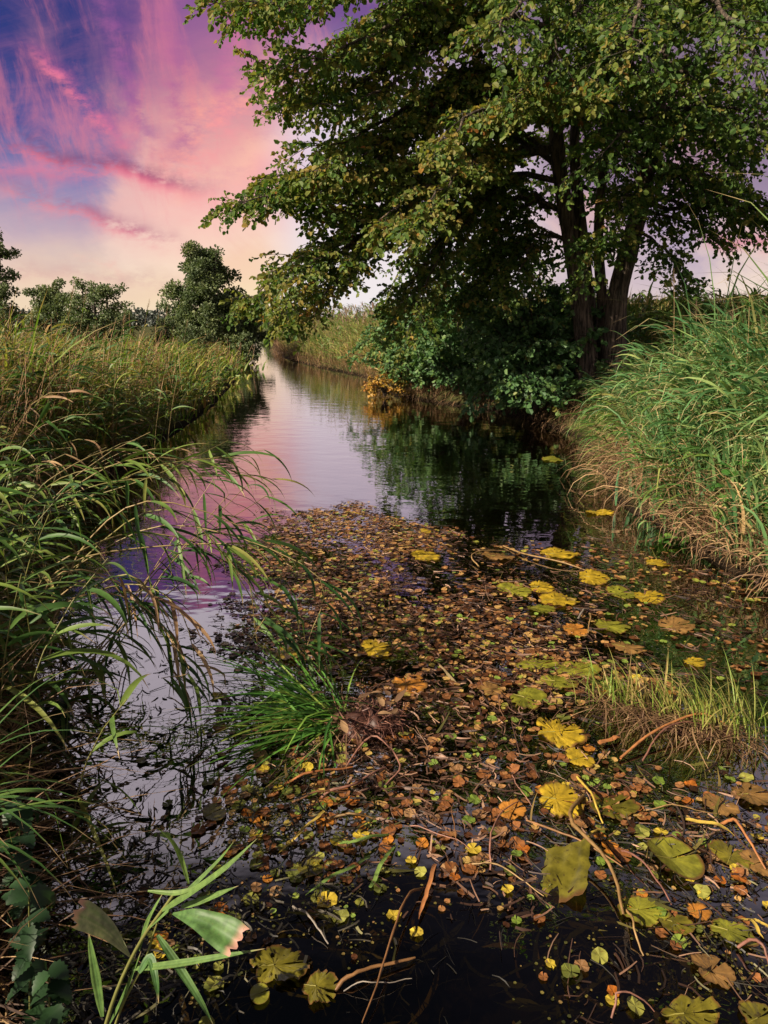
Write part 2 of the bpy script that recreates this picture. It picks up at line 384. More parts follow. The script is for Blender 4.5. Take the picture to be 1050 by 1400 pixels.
def limb_leaves(g_wood, path, r0, r1, LP, LD, LN, LT, sub_gap=.21, sub_len=1.0, start=.22, tw_n=7, twl=.42, per=9, yellow=0., droop=.35, flat=.6, keep=None):
    """side branches and twigs along a limb; appends leaf data"""
    m = len(path); seg = np.linalg.norm(np.diff(path, axis=0), axis=1); tot = seg.sum()
    cum = np.concatenate([[0], np.cumsum(seg)])/tot
    ns = max(3, int(tot*(1-start)/sub_gap))
    for k in range(ns+2):
        t = start+(1-start)*(k+random.random())/ns if k < ns else 1.
        t = min(t, 1.)
        p = np.array([np.interp(t, cum, path[:, i]) for i in range(3)])
        q = np.array([np.interp(min(t+.04, 1), cum, path[:, i]) for i in range(3)])-np.array([np.interp(max(t-.04, 0), cum, path[:, i]) for i in range(3)])
        q /= np.linalg.norm(q)+1e-9
        side = np.cross(q, [0, 0, 1]); side /= np.linalg.norm(side)+1e-9
        sgn = -1 if k % 2 else 1
        d = q*random.uniform(.5, 1.1)+side*sgn*random.uniform(.25, 1.1)+np.array([0, 0, random.uniform(-.45, .5)])*flat
        if k >= ns: d = q+rng.normal(0, .25, 3)
        d /= np.linalg.norm(d)
        L = sub_len*random.uniform(.55, 1.25)*(1.08-.45*t)
        u = np.linspace(0, 1, 5)[:, None]
        sp = p+d*L*u+np.array([0, 0, -1])*L*droop*u**2*random.uniform(.2, 1.3)+side*random.uniform(-.12, .12)*L*u**2
        if keep is not None and not keep(sp[-1]): continue
        rb = .004+.007*L
        tubes(g_wood, sp, np.linspace(rb, .0025, 5), 3, mat=1)
        nt = max(3, int(tw_n*L/sub_len))
        for j in range(nt):
            tt = .15+.85*(j+random.random())/nt
            i0 = min(int(tt*4), 3); uu = tt*4-i0
            a = sp[i0]*(1-uu)+sp[i0+1]*uu
            dd = (sp[i0+1]-sp[i0]); dd = dd/(np.linalg.norm(dd)+1e-9)
            s2 = np.cross(dd, [0, 0, 1]); s2 /= np.linalg.norm(s2)+1e-9
            e = dd*random.uniform(.4, 1.)+s2*(1 if j % 2 else -1)*random.uniform(.3, 1.)+np.array([0, 0, random.uniform(-.7, .35)])
            e /= np.linalg.norm(e)
            l = twl*random.uniform(.5, 1.2)*(1.1-.5*tt)
            b = a+e*l+np.array([0, 0, -.12*l])
            tubes(g_wood, np.array([a, b]), [.0032, .0016], 3, mat=1)
            tint0 = random.gauss(.42, .14)+yellow*random.uniform(.3, 1.)
            n = max(3, int(per*l/twl))
            for z in range(n):
                f = (z+.6)/n
                LP.append(a+(b-a)*f); sg = 1 if z % 2 else -1
                LD.append(e*.6+s2*sg*random.uniform(.3, 1.)*.9+rng.normal(0, .35, 3)+np.array([0, 0, -.25]))
                LN.append(rng.normal(0, .68, 3)+np.array([-.15, -.25, .55]))
                LT.append(tint0+random.gauss(0, .13))
def leaf_obj(name, mat, parent, LP, LD, LN, LT, size, size_sd=.32, ratio=.85):
    g = Geo(); n = len(LP); L = size*np.clip(rng.normal(1, size_sd, n), .45, 1.5)
    leaves(g, np.array(LP), np.array(LD), np.array(LN), L, L*ratio, np.clip(LT, 0, 1))
    o = g.build(name, mat, parent, smooth=False); return o
def px(*pts): return np.array([P(*p) for p in pts])

# --- the big alder
ab = np.array([P(825, 540, 13.)[0], 13., .42])
alder = thing('alder_tree', tuple(ab), 'tall many-stemmed alder with dark furrowed trunks spreading its boughs over the stream', 'tree')
inv = lambda o, root: setattr(o, 'location', -Vector(root.location))
TRUNKS = []
def on_trunk(o, at_, root):             # a limb belongs to the trunk it grows from
    t_ = min((t for t in TRUNKS if t[0].parent is root), key=lambda t: np.min(np.linalg.norm(t[1]-at_, axis=1)))[0]; o.parent = t_
def stem(pts, r0, r1, root, name='trunk', sides=14, n=26):
    path = catmull(pts, n); rr = np.linspace(r0, r1, n)
    rr[:4] *= np.array([1.45, 1.22, 1.09, 1.02])
    rr = rr*(1+.05*np.sin(np.linspace(0, 9, n)+r0*40))
    g = Geo(); tubes(g, path, rr, sides, rough=.035); o = g.build(name, BARK, root); inv(o, root); TRUNKS.append((o, path))
    return path
top = lambda p, dx, dy, z: np.vstack([p, [p[-1][0]+dx, p[-1][1]+dy, z]])
T1 = stem(top(px((806, 548, 13), (797, 440, 13), (780, 330, 13), (765, 230, 13), (756, 130, 13), (748, 20, 13)), -.3, .2, 11.), .2, .05, alder)
T2 = stem(top(px((818, 545, 13.4), (803, 400, 13.4), (793, 300, 13.4), (785, 190, 13.4), (800, 90, 13.4), (818, 0, 13.3)), .4, .4, 11.5), .14, .03, alder)
T3 = stem(top(px((842, 552, 12.9), (840, 450, 12.9), (848, 385, 12.9), (868, 310, 12.9), (886, 225, 12.9), (902, 140, 12.9), (914, 50, 12.9)), .9, -.2, 12.5), .225, .06, alder)
T4 = stem(top(px((828, 545, 13.2), (824, 420, 13.2), (818, 320, 13.2), (829, 200, 13.2), (846, 90, 13.2), (852, 10, 13.2)), .2, .3, 11.), .11, .03, alder)
LIMBS = [
 ([(765, 205, 13), (700, 208, 12.8), (640, 235, 12.4), (570, 275, 12), (500, 320, 11.6), (440, 375, 11.3), (388, 412, 11.1)], .085, .75, .15),
 ([(740, -110, 13), (660, -50, 12), (592, 0, 11.3), (548, 30, 11), (500, 60, 10.8), (450, 85, 10.6), (385, 100, 10.5)], .075, .85, .12),
 ([(750, 40, 13), (680, 20, 12.3), (611, 34, 11.8), (547, 69, 11.4), (505, 103, 11.1), (450, 125, 10.9), (395, 135, 10.8)], .065, .8, .15),
 ([(756, 130, 13), (680, 100, 12.4), (610, 105, 11.9), (585, 131, 11.7), (524, 164, 11.4), (486, 188, 11.2), (425, 200, 11)], .06, .75, .18),
 ([(757, 150, 13), (680, 125, 12.6), (592, 135, 12), (530, 185, 11.7), (493, 225, 11.5), (463, 236, 11.3), (385, 240, 11.1)], .055, .65, .15),
 ([(640, 238, 12.4), (580, 290, 12), (520, 295, 11.6), (450, 285, 11.2), (385, 268, 11), (322, 276, 10.8)], .04, .55, .05),
 ([(757, 170, 12.9), (710, 150, 11.4), (670, 150, 10.4), (635, 165, 9.8), (600, 195, 9.5)], .045, .5, .30),
 ([(760, 150, 12.8), (775, 125, 11), (785, 118, 10), (800, 125, 9.4)], .04, .5, .28),
 ([(757, 165, 12.8), (735, 130, 11), (725, 125, 10), (705, 135, 9.5)], .04, .5, .32),
 ([(775, 250, 13), (700, 240, 13), (650, 275, 12.8), (600, 330, 12.4), (560, 385, 12), (538, 428, 11.8)], .055, .6, .0),
 ([(500, 320, 11.6), (455, 335, 11.4), (410, 350, 11.2), (370, 380, 11.1), (345, 408, 11)], .03, .55, .16),
 ([(770, 290, 13.2), (720, 270, 13.5), (680, 290, 13.8), (640, 340, 13.6), (605, 395, 13.2)], .05, .7, -.1),
 ([(902, 150, 13), (960, 150, 12.8), (1010, 168, 12.5), (1090, 190, 12.3)], .05, .85, -.12),
 ([(887, 225, 13), (930, 240, 12.5), (980, 270, 12), (1030, 285, 11.8), (1075, 280, 11.5)], .05, .7, -.15),
 ([(868, 315, 12.9), (895, 330, 12.3), (920, 355, 11.9), (938, 385, 11.6)], .03, .5, -.2),
 ([(880, 220, 13), (930, 235, 13.4), (985, 265, 13.4), (1030, 285, 13.3)], .04, .65, -.15),
 ([(846, 385, 12.8), (835, 340, 12.2), (815, 330, 11.6), (800, 370, 11.3)], .025, .5, -.1),
 ([(868, 310, 12.8), (870, 275, 12), (850, 270, 11.5), (840, 300, 11.3)], .025, .5, -.1),
 ([(740, -100, 13), (735, -60, 10.8), (705, 0, 9.4), (685, 50, 8.8)], .05, .8, .0),
 ([(905, 0, 13), (885, -20, 10.8), (870, 20, 9.4), (862, 70, 8.8)], .05, .85, -.1),
 ([(914, 60, 13), (960, 0, 11), (1000, 30, 9.8), (1035, 90, 9.3)], .05, .85, -.15),
 ([(848, 40, 13), (805, 0, 11), (775, 30, 10), (755, 80, 9.6)], .04, .8, -.1),
 ([(925, -40, 13), (1000, -80, 11.2), (1070, -10, 10.2), (1110, 60, 9.8)], .05, .85, -.15),
 ([(900, 120, 13), (915, 90, 11.5), (940, 100, 10.6), (960, 140, 10.2)], .04, .8, -.15),
 ([(820, 60, 13.3), (812, 60, 11.8), (815, 90, 10.9), (820, 150, 10.5)], .04, .75, -.1),
 ([(660, -140, 12), (560, -80, 10.8), (450, -30, 10.2), (385, 0, 10), (320, 5, 9.9)], .05, .75, .05),
 ([(748, 0, 13), (690, -20, 13.2), (620, -10, 13.2), (560, 20, 13), (500, 40, 12.6)], .05, .85, .0),
 ([(780, 330, 13), (730, 320, 13.2), (690, 345, 13), (655, 390, 12.6)], .035, .6, -.1),
 ([(765, 230, 13), (700, 180, 13.6), (640, 180, 13.8), (570, 215, 13.6), (510, 250, 13.3)], .05, .75, .05),
 ([(700, 208, 12.8), (650, 215, 11.7), (610, 235, 11), (560, 265, 10.6), (520, 300, 10.4)], .04, .55, .25),
 ([(640, 235, 12.4), (600, 250, 11.8), (560, 235, 11.2), (500, 245, 10.8), (440, 262, 10.6)], .035, .5, .22),
 ([(895, 180, 12.9), (935, 165, 12), (975, 185, 11.3), (1005, 225, 11)], .035, .7, -.2),
]
LP, LD, LN, LT = [], [], [], []
def shifted(pts, dy, dz):
    out = px(*pts); u = np.linspace(0, 1, len(out))[:, None]
    return out+np.array([0, dy, dz])*u**.6+np.array([.5, 0, 0])*u*random.uniform(.2, 1.2)
SPREAD = [(px(*p_), r_, s_, y_) for p_, r_, s_, y_ in LIMBS]
for p_, r_, s_, y_ in LIMBS[:6]+LIMBS[9:12]+LIMBS[25:30]:            # neighbouring boughs of the same tier
    SPREAD.append((shifted(p_, random.uniform(.6, 1.1), random.uniform(.15, .4)), r_*.7, s_, y_))
    SPREAD.append((shifted(p_, -random.uniform(.4, .8), -random.uniform(.05, .3)), r_*.6, s_*.85, y_+.06))
for pts, r0, sl_, ye in SPREAD:
    path = catmull(pts, 16); g = Geo()
    path[2:-1] += rng.normal(0, .035, (13, 3))
    tubes(g, path, np.linspace(r0, .008, 16), 7, mat=0)
    limb_leaves(g, path, r0, .01, LP, LD, LN, LT, sub_gap=.09, sub_len=sl_, yellow=ye*.7, start=.16 if r0 < .06 else .22, per=12, flat=.95, droop=.28)
    o = g.build('limb', WOODM); on_trunk(o, path[0], alder)
# upper crown, above the frame: it darkens the water below and shows only there
for T, zs in ((T1, (5.5, 11)), (T2, (6, 11.3)), (T3, (5.5, 12.3)), (T4, (6, 10.8))):
    for k in range(4):
        z = zs[0]+(zs[1]-zs[0])*(k+random.random())/4
        i = int(np.argmin(np.abs(T[:, 2]-z))); a = random.uniform(0, 6.283)
        L = (3.1-.2*(z-5))*random.uniform(.75, 1.1)
        dv = np.array([math.cos(a), math.sin(a), .28]); u = np.linspace(0, 1, 10)[:, None]
        path = T[i]+dv*L*u+np.array([0, 0, -.5])*u**2*L*.5+np.cumsum(rng.normal(0, .04, (10, 3)), 0)
        g = Geo(); tubes(g, path, np.linspace(.05, .008, 10), 6)
        limb_leaves(g, path, .05, .01, LP, LD, LN, LT, sub_gap=.36, sub_len=1.0, tw_n=7, twl=.6, per=7, start=.25)
        o = g.build('limb', WOODM); on_trunk(o, path[0], alder)
for T, n_ in ((T1, 8), (T2, 7), (T3, 11), (T4, 8)):      # boughs that fill the middle of the crown
    for k in range(n_):
        z = random.uniform(3.5, 8.2); i = int(np.argmin(np.abs(T[:, 2]-z)))
        a = random.uniform(-1.9, 1.9) if T is not T3 else random.uniform(-2.2, .9)   # round from far side over the bank to the near side
        L = random.uniform(1.6, 3.7) if z > 4.3 else random.uniform(1., 1.9); dv = np.array([math.cos(a), math.sin(a), .12]); u = np.linspace(0, 1, 10)[:, None]
        path = T[i]+dv*L*u+np.array([0, 0, -.28])*u**2*L+np.cumsum(rng.normal(0, .04, (10, 3)), 0)
        g = Geo(); tubes(g, path, np.linspace(.045, .008, 10), 6)
        limb_leaves(g, path, .05, .01, LP, LD, LN, LT, sub_gap=.14, sub_len=.95, per=12, yellow=-.1, start=.12, flat=.95)
        o = g.build('limb', WOODM); on_trunk(o, path[0], alder)
print('alder leaves', len(LP))
o = leaf_obj('crown', ALDER, alder, LP, LD, LN, LT, .068); inv(o, alder)

# --- second alder, behind the first
bb = np.array([P(690, 480, 16.5)[0], 16.5, .4])
alder2 = thing('alder_tree', tuple(bb), 'slimmer single-trunk alder standing in shade behind the bush, its stem slanting beyond the big one', 'tree')
B1 = stem(top(px((700, 500, 16.5), (690, 430, 16.5), (682, 350, 16.5), (668, 250, 16.5), (655, 120, 16.5), (645, 0, 16.5)), -.2, .3, 11.5), .2, .05, alder2)
LP, LD, LN, LT = [], [], [], []
L2 = [([(672, 280, 16.5), (700, 255, 16.2), (740, 250, 16), (770, 275, 15.8)], .05, .7), ([(672, 270, 16.5), (640, 275, 16), (600, 300, 15.6), (560, 340, 15.3), (540, 385, 15.1)], .06, .8),
      ([(682, 350, 16.5), (650, 350, 16), (620, 370, 15.7), (600, 400, 15.4)], .04, .6), ([(668, 250, 16.5), (610, 215, 16.2), (550, 220, 16), (500, 260, 15.7), (470, 310, 15.5)], .06, .85),
      ([(660, 170, 16.5), (600, 130, 16), (540, 130, 15.6), (480, 170, 15.3), (440, 220, 15.1)], .06, .9), ([(655, 120, 16.5), (700, 80, 16), (750, 80, 15.7), (790, 120, 15.5)], .05, .9),
      ([(668, 250, 16.5), (700, 200, 16.8), (745, 190, 17), (800, 215, 17)], .05, .8), ([(648, 40, 16.5), (590, 0, 16), (520, 10, 15.5), (460, 60, 15.2)], .05, .95),
      ([(648, 30, 16.5), (700, -20, 16.2), (770, -20, 16), (830, 30, 15.8)], .05, .95), ([(682, 350, 16.5), (705, 335, 16.4), (730, 345, 16.3), (745, 380, 16.2)], .03, .45),
      ([(790, 150, 17.), (850, 120, 16.8), (930, 140, 16.5), (1000, 200, 16.3)], .05, .9)]
for pts, r0, sl_ in L2:
    path = catmull(px(*pts), 14); g = Geo(); tubes(g, path, np.linspace(r0, .008, 14), 6)
    limb_leaves(g, path, r0, .01, LP, LD, LN, LT, sub_gap=.14, sub_len=sl_, yellow=-.12, twl=.5, start=.1, per=11)
    o = g.build('limb', WOODM); on_trunk(o, path[0], alder2)
o = leaf_obj('crown', ALDER, alder2, LP, LD, LN, LT, .085); inv(o, alder2)

# --- alder bushes at the water's edge
def bush(base, rad, hgt, nst, size, label, lean=(0, 0), yellow=0., mat=SHRUB, twl=.34, name='alder_bush', cat='bush', per=9, low=.05):
    root = thing(name, tuple(base), label, cat, None)
    LP, LD, LN, LT = [], [], [], []
    for k in range(nst):
        a = 6.283*(k+random.random())/nst; rr = rad*math.sqrt(random.uniform(.05, 1.)); h = hgt*(1.05-.75*(rr/rad)**2)*random.uniform(.75, 1.05)
        tip = np.array([math.cos(a)*rr+lean[0], math.sin(a)*rr+lean[1], max(h, low)])
        u = np.linspace(0, 1, 9)[:, None]
        path = tip*u*np.array([1, 1, 0])+np.array([0, 0, 1])*(tip[2]*np.sin(u*math.pi*.5)*1.0)+rng.normal(0, .03, (9, 3))*u
        g = Geo(); tubes(g, path, np.linspace(.022, .005, 9), 5, mat=0)
        limb_leaves(g, path, .02, .005, LP, LD, LN, LT, sub_gap=.16, sub_len=.55, tw_n=5, twl=twl, per=per, start=.18, yellow=yellow, droop=.25, flat=.9)
        g.build('branch', WOODM, root)
    LP = np.array(LP); ok = LP[:, 2]+base[2] > .04
    leaf_obj('foliage', mat, root, LP[ok], np.array(LD)[ok], np.array(LN)[ok], np.array(LT)[ok], size)
    return root
bush(np.array([2.9, 14.0, .30]), 1.5, 2.5, 42, .085, 'broad dark alder bush crowding the water right beside the twin trunk foot', lean=(-.35, -.35))
bush(np.array([1.75, 15.6, .25]), 1.4, 2.5, 36, .085, 'middle dark green alder bush leaning out between its two neighbours over the bank', lean=(-.3, -.3))
bush(np.array([.75, 17.4, .2]), 1.25, 1.8, 26, .08, 'lower paler alder bush at the outer end of the bush row by the reeds', lean=(-.25, -.2), yellow=.22)
bush(np.array([2.75, 12.9, .2]), .85, 1.3, 24, .08, 'smaller fresh green alder bush nearest the camera hanging over the dark water by the grass', lean=(-.3, -.25))
bush(np.array([4.3, 15.8, .45]), 1.3, 1.9, 22, .09, 'shady alder bush set back behind the trunks in front of the maize', lean=(0, 0))
YEL = veg('golden_bush_leaves', [(0, (.2, .16, .03)), (.5, (.42, .25, .04)), (1, (.45, .16, .04))], trans=.25, nscale=8.)
bush(np.array([.02, 17.2, .06]), .3, .48, 12, .06, 'small golden orange bush at the waterline below the alder bushes', mat=YEL, twl=.2, name='golden_bush', per=8)

# --- trees far off
def far_tree(base, width, height, n, size, label, stems=3, dens=1., name='tree', lean=0., bot=.1, group=None, mat=FARL):
    n, size = int(n*1.7), size*.74
    root = thing(name, tuple(base), label, 'tree' if name == 'tree' else 'bush', group)
    gw = Geo(); cl = []
    for s_ in range(stems):
        a = random.uniform(0, 6.28); tx = np.array([math.cos(a)*width*.18+lean*height*.2, math.sin(a)*width*.18, height*random.uniform(.75, .95)])
        path = catmull(np.array([[0, 0, 0], tx*.35+rng.normal(0, .1, 3), tx*.7+rng.normal(0, .15, 3), tx]), 12)
        tubes(gw, path, np.linspace(.028*height, .006*height, 12), 6)
        for k in range(9):
            i = 2+k; d = rng.normal(0, 1, 3); d[2] = abs(d[2])*.5+.2; d = d/np.linalg.norm(d)
            zr = path[i][2]/height; L = width*.5*math.sin(min(zr*.85+.25, 1)*math.pi)**.6*random.uniform(.6, 1.05)+.15
            br = path[i]+d*L*np.linspace(0, 1, 5)[:, None]*np.array([1, 1, .8])
            tubes(gw, br, np.linspace(.010*height, .003*height, 5), 4)
            for t in (.45, .75, 1.): cl.append((br[0]*(1-t)+br[-1]*t, (.30-.08*t)*width*.42))
        cl.append((path[-1], width*.1))
    for k in range(int(14*dens)):
        a = random.uniform(0, 6.28); zz = random.uniform(bot, .75); rr = width*.42*math.sin(min(zz+.22, 1)*math.pi)**.7
        cl.append((np.array([math.cos(a)*rr*random.uniform(.5, 1)+lean*height*.2*zz, math.sin(a)*rr, zz*height]), width*.1))
    gw.build('trunk', TWIG, root)
    c = np.array([x[0] for x in cl]); r = np.array([x[1] for x in cl]); pick = rng.integers(0, len(cl), n)
    off = rng.normal(0, 1, (n, 3)); off = off/np.linalg.norm(off, axis=1, keepdims=True)*(rng.random((n, 1))**.5)
    p = c[pick]+off*r[pick][:, None]*np.array([1, 1, .8]); p[:, 2] = np.maximum(p[:, 2], .05)
    tint = np.clip(.35+.14*rng.normal(size=len(cl))[pick]+rng.normal(0, .13, n), 0, 1)
    leaf_obj('crown', mat, root, p, off+rng.normal(0, .6, (n, 3)), rng.normal(0, .7, (n, 3))+[0, 0, .8], tint, size, .25, .75)
    return root
def at(x, Y, dz=0.):
    p = P(x, 500, Y); return np.array([p[0], Y, float(land(p[0], Y))+dz])
far_tree(at(292, 34), 3.5, 5.3, 16000, .14, 'tall grey-green tree on the reed bank beside the narrowing stream', 5, 3.2)
far_tree(at(330, 37), 2.9, 3.6, 9000, .15, 'dark rounded tree overhanging the narrowing stream beside the tall grey-green one', 3, 2., lean=.3)
far_tree(at(338, 33), 1.5, 1.5, 2200, .12, 'low dark bush at the water under the overhanging tree', 4, 2., name='bush', bot=.05)
far_tree(at(80, 38), 2.7, 3.75, 6500, .13, 'dark dense tree on the skyline beyond the reed meadow', 3, 1.2)
far_tree(at(138, 31), 2.6, 3.3, 5500, .11, 'brighter green spreading tree on the skyline with loose upright shoots', 5, .8)
far_tree(at(172, 44), 1.8, 2.3, 2500, .12, 'small dark tree at the end of the skyline clump', 3, 1.)
far_tree(at(4, 30), 2.2, 5.3, 5500, .11, 'tall slender dark tree cut by the picture edge on the skyline', 3, 1.6)
far_tree(at(372, 68, -.35), 2.3, 2.6, 2500, .16, 'lone dark bush standing in the far reeds at the stream bend', 4, 2., name='bush', bot=.05)
far_tree(at(232, 33), 1.6, 1.7, 1800, .1, 'low olive bush in the meadow before the tall grey-green tree', 4, 2., name='bush', bot=.05)
far_tree(at(262, 27), 1.3, 1.25, 1600, .08, 'low grey-green sallow bush at the meadow rim near the stream', 4, 2., name='bush', bot=.05)
# far wood closing the view
g = Geo(); n = 9000
p = np.stack([U(-190, 40, n), U(290, 330, n), rng.random(n)**.7], 1)
hh = 4.0+1.6*np.sin(p[:, 0]*.11)+1.2*np.sin(p[:, 0]*.31+1)
p[:, 2] = land(p[:, 0], p[:, 1])+p[:, 2]*hh
leaves(g, p, rng.normal(0, 1, (n, 3)), rng.normal(0, 1, (n, 3)), 1.5, 1.3, U(.1, .7, n))
FARW = veg('far_wood_leaves', [(0, (.05, .065, .06)), (1, (.10, .12, .09))], trans=.1, nscale=.2)
tag(g.build('far_wood', FARW, smooth=False), 'low grey-green wood on the horizon beyond the stream bend', 'wood', kind='stuff')
# ------------------------------------------------------------------ reeds and grasses
GT = .45
GRASS = veg('bank_grass_blades', [(0, (.06, .12, .02)), (.3, (.12, .22, .03)), (.6, (.23, .30, .045)), (.8, (.38, .36, .08)), (.92, (.42, .30, .12)), (1, (.34, .19, .09))], trans=.45, tip=(.34, .24, .10, 1), tip_at=.84, nscale=6.)
REED = veg('reed_blades', [(0, (.03, .085, .022)), (.4, (.07, .16, .035)), (.7, (.18, .26, .05)), (.85, (.33, .30, .09)), (1, (.40, .26, .11))], trans=.3, tip=(.42, .30, .15, 1), tip_at=.88, nscale=14.)
BLUEG = veg('canary_grass_blades', [(0, (.055, .16, .06)), (.4, (.13, .27, .09)), (.7, (.27, .37, .12)), (.85, (.42, .38, .15)), (1, (.50, .34, .16))], trans=.3, tip=(.45, .34, .17, 1), tip_at=.86, nscale=9.)
STRAW = veg('dead_straw', [(0, (.06, .03, .018)), (.4, (.17, .10, .055)), (.7, (.34, .21, .11)), (1, (.48, .33, .17))], trans=.15, nscale=20., rough=.6)
STRAW_RED = veg('reddish_seed_stalks', [(0, (.10, .05, .025)), (.5, (.26, .14, .07)), (1, (.40, .26, .14))], trans=.15, nscale=9., rough=.6)
PLUME = veg('reed_plume', [(0, (.14, .08, .06)), (.6, (.30, .21, .15)), (1, (.42, .33, .22))], trans=.25, nscale=40.)
STEMG = veg('reed_stem', [(0, (.09, .11, .03)), (.5, (.20, .19, .06)), (1, (.34, .24, .12))], trans=0, nscale=25., rough=.45)

def reed_mass(gs, base, H, laz, lean, nl, LL, LW, ltint, wind, wspread, S=4, stint=.5, srad=.003, el=.8, droop=1.5, t0=.22, fold=.0, smat=1, bend=1.3):
    """stems in one run, each with leaves that trail off downwind"""
    n = len(base); H, laz, lean, ltint, stint = (bc(x, n) for x in (H, laz, lean, ltint, stint))
    K_ = 7; s = np.linspace(0, 1, K_); e = math.pi/2-lean[:, None]*s[None]**bend
    d = np.stack([np.cos(e)*np.sin(laz)[:, None], np.cos(e)*np.cos(laz)[:, None], np.sin(e)], -1)
    pts = np.concatenate([np.zeros((n, 1, 3)), np.cumsum((d[:, 1:]+d[:, :-1])/2*(H[:, None, None]/(K_-1)), 1)], 1)+base[:, None]
    if srad: tubes(gs, pts, np.linspace(srad, srad*.45, K_), 3, tint=stint, mat=smat)
    tl = np.linspace(t0, .99, nl)[None]+rng.uniform(-.03, .03, (n, nl)); tl = np.clip(tl, 0, .999)
    i = np.minimum((tl*(K_-1)).astype(int), K_-2); f = (tl*(K_-1)-i)[..., None]; r_ = np.arange(n)[:, None]
    lp = (pts[r_, i]*(1-f)+pts[r_, i+1]*f).reshape(-1, 3); N_ = n*nl
    a = wind+rng.normal(0, wspread, N_)
    shape = (1.15-.55*np.abs(tl-.55)*1.6).reshape(-1)
    L = LL*U(.6, 1.15, N_)*shape
    ribbons(gs, lp, a, U(el-.4, el+.3, N_), droop*U(.5, 1.2, N_), L, LW*U(.7, 1.15, N_), S, roll=rng.normal(0, .5, N_), daz=rng.normal(0, .35, N_),
            prof='reed', fold=fold, tint=np.clip(np.repeat(ltint, nl)+rng.normal(0, .12, N_)+(.5-tl.reshape(-1))*.25, 0, 1), mat=0)
    return pts

EAST, WEST = math.pi/2, -math.pi/2
def sample(n, y0, y1, side, near=1.6, back=9., edge=0., pw=1.):
    """spots on a bank; more of them near, fewer far"""
    Y = y0*(y1/y0)**(rng.random(n)**pw)
    t = rng.random(n)**1.25
    if side < 0:
        e = left(Y)-edge; lim = np.minimum(-.60*Y-1.2, e-1.0); X = e+(lim-e)*t
    else:
        e = rightx(Y)+edge; lim = np.maximum(.60*Y+1.2, e+1.0); X = e+(lim-e)*t
    return np.stack([X, Y, land(X, Y)-.02], 1)
# reed bank: the mass of grass
def low_edge(p, side):
    if side < 0: return np.clip(.42+(left(p[:, 1])-p[:, 0])*.55, .4, 1.32)
    return low_edge0(p, side)
def low_edge0(p, side):                  # shorter towards the waterline
    d = (left(p[:, 1])-p[:, 0]) if side < 0 else (p[:, 0]-rightx(p[:, 1]))
    return np.clip(.45+d*.7, .4, 1.)
def tufts(n, per, y0, y1, side, edge, wind, wsd, back=0.):
    c = sample(n, y0, y1, side, edge=edge); h = np.exp(rng.normal(0, .22, n)); a = wind+rng.normal(0, wsd, n); t = rng.normal(0, .2, n)+.25*hum(c[:, 0]*.9, c[:, 1]*.8); dr = rng.normal(0, .3, n)
    i = np.repeat(np.arange(n), per); m = n*per
    sp = .05+.012*c[:, 1]
    p = c[i]+np.stack([rng.normal(0, 1, m)*sp[i], rng.normal(0, 1, m)*sp[i], np.zeros(m)], 1)
    return p, h[i]*U(.55, 1.1, m), a[i]+rng.normal(0, .4, m), t[i]+rng.normal(0, .12, m), dr[i]
g = Geo()
p, h, a, t, dr = tufts(640, 15, 1.3, 9, -1, .18, EAST, 1.1); n = len(p); big = np.clip(p[:, 1]/4, .8, 2.)
hh = h*low_edge(p, -1)*np.clip(.52+.08*p[:, 1], .6, 1.02)
ribbons(g, p, a, U(1.0, 1.55, n), U(.5, 2.3, n)+dr, hh, U(.009, .021, n)*big, 6, roll=rng.normal(0, .5, n), daz=rng.normal(0, .6, n), fold=.2, prof='reed', tint=np.clip(.58+t, 0, 1))
p, h, a, t, dr = tufts(700, 14, 6.5, 50, -1, .05, EAST, 1.2); n = len(p); big = p[:, 1]/6
ribbons(g, p, a, U(1.0, 1.55, n), U(.4, 1.9, n), h*low_edge(p, -1)*np.interp(p[:, 1], [8, 12, 18, 40], [1., .95, .66, .55])*(.98+.25*np.sin(p[:, 0]*1.9+p[:, 1])*np.cos(p[:, 1]*.8)), U(.010, .022, n)*np.clip(big, 1, 4), 4, roll=rng.normal(0, .5, n), tint=np.clip(.55+t*1.2, 0, 1))
tag(g.build('bank_grass', GRASS), 'deep green and yellowing grass on the reed bank', 'grass', kind='stuff')
g = Geo()
p = sample(760, 1.9, 9, -1, edge=.2); le = low_edge(p, -1); n = len(p)
reed_mass(g, p, U(.65, 1.2, n)*np.minimum(le, 1.12)*np.clip(.6+.075*p[:, 1], .66, 1.1), EAST+rng.normal(0, .8, n), U(.2, 1.3, n), 9, .38, .030, U(.05, 1., n), EAST, 1.0, 6, U(0, 1, n), fold=.25, el=.6)
p = sample(950, 8, 45, -1, edge=.0); n = len(p)
reed_mass(g, p, U(.8, 1.4, n)*np.clip(low_edge(p, -1), .7, 1)*np.interp(p[:, 1], [8, 12, 18, 40], [1., .9, .6, .5]), EAST+rng.normal(0, .8, n), U(.1, .9, n), 7, .38, .036, U(.2, 1., n), EAST, 1.2, 3, U(0, 1, n), srad=.007)
tag(g.build('reed_bed', [REED, STEMG]), 'leaning green reeds massed along the reed bank', 'reeds', kind='stuff')
g = Geo()                                # brown flower stalks of docks and dead umbels standing through the grass
p, h, a, t, dr = tufts(300, 8, 4.0, 32, -1, .3, EAST, 1.5); n = len(p); sc_ = np.clip(p[:, 1]/7, 1, 3.)
ribbons(g, p, a, U(1.2, 1.57, n), U(0, .6, n), h*1.15*np.interp(p[:, 1], [8, 12, 18, 40], [1., .95, .7, .6]), .005*sc_, 4, tint=np.clip(.5+t, 0, 1), prof='stick')
i_ = np.repeat(np.arange(n), 7); m_ = len(i_); zz = U(.55, 1.1, m_)[:, None]
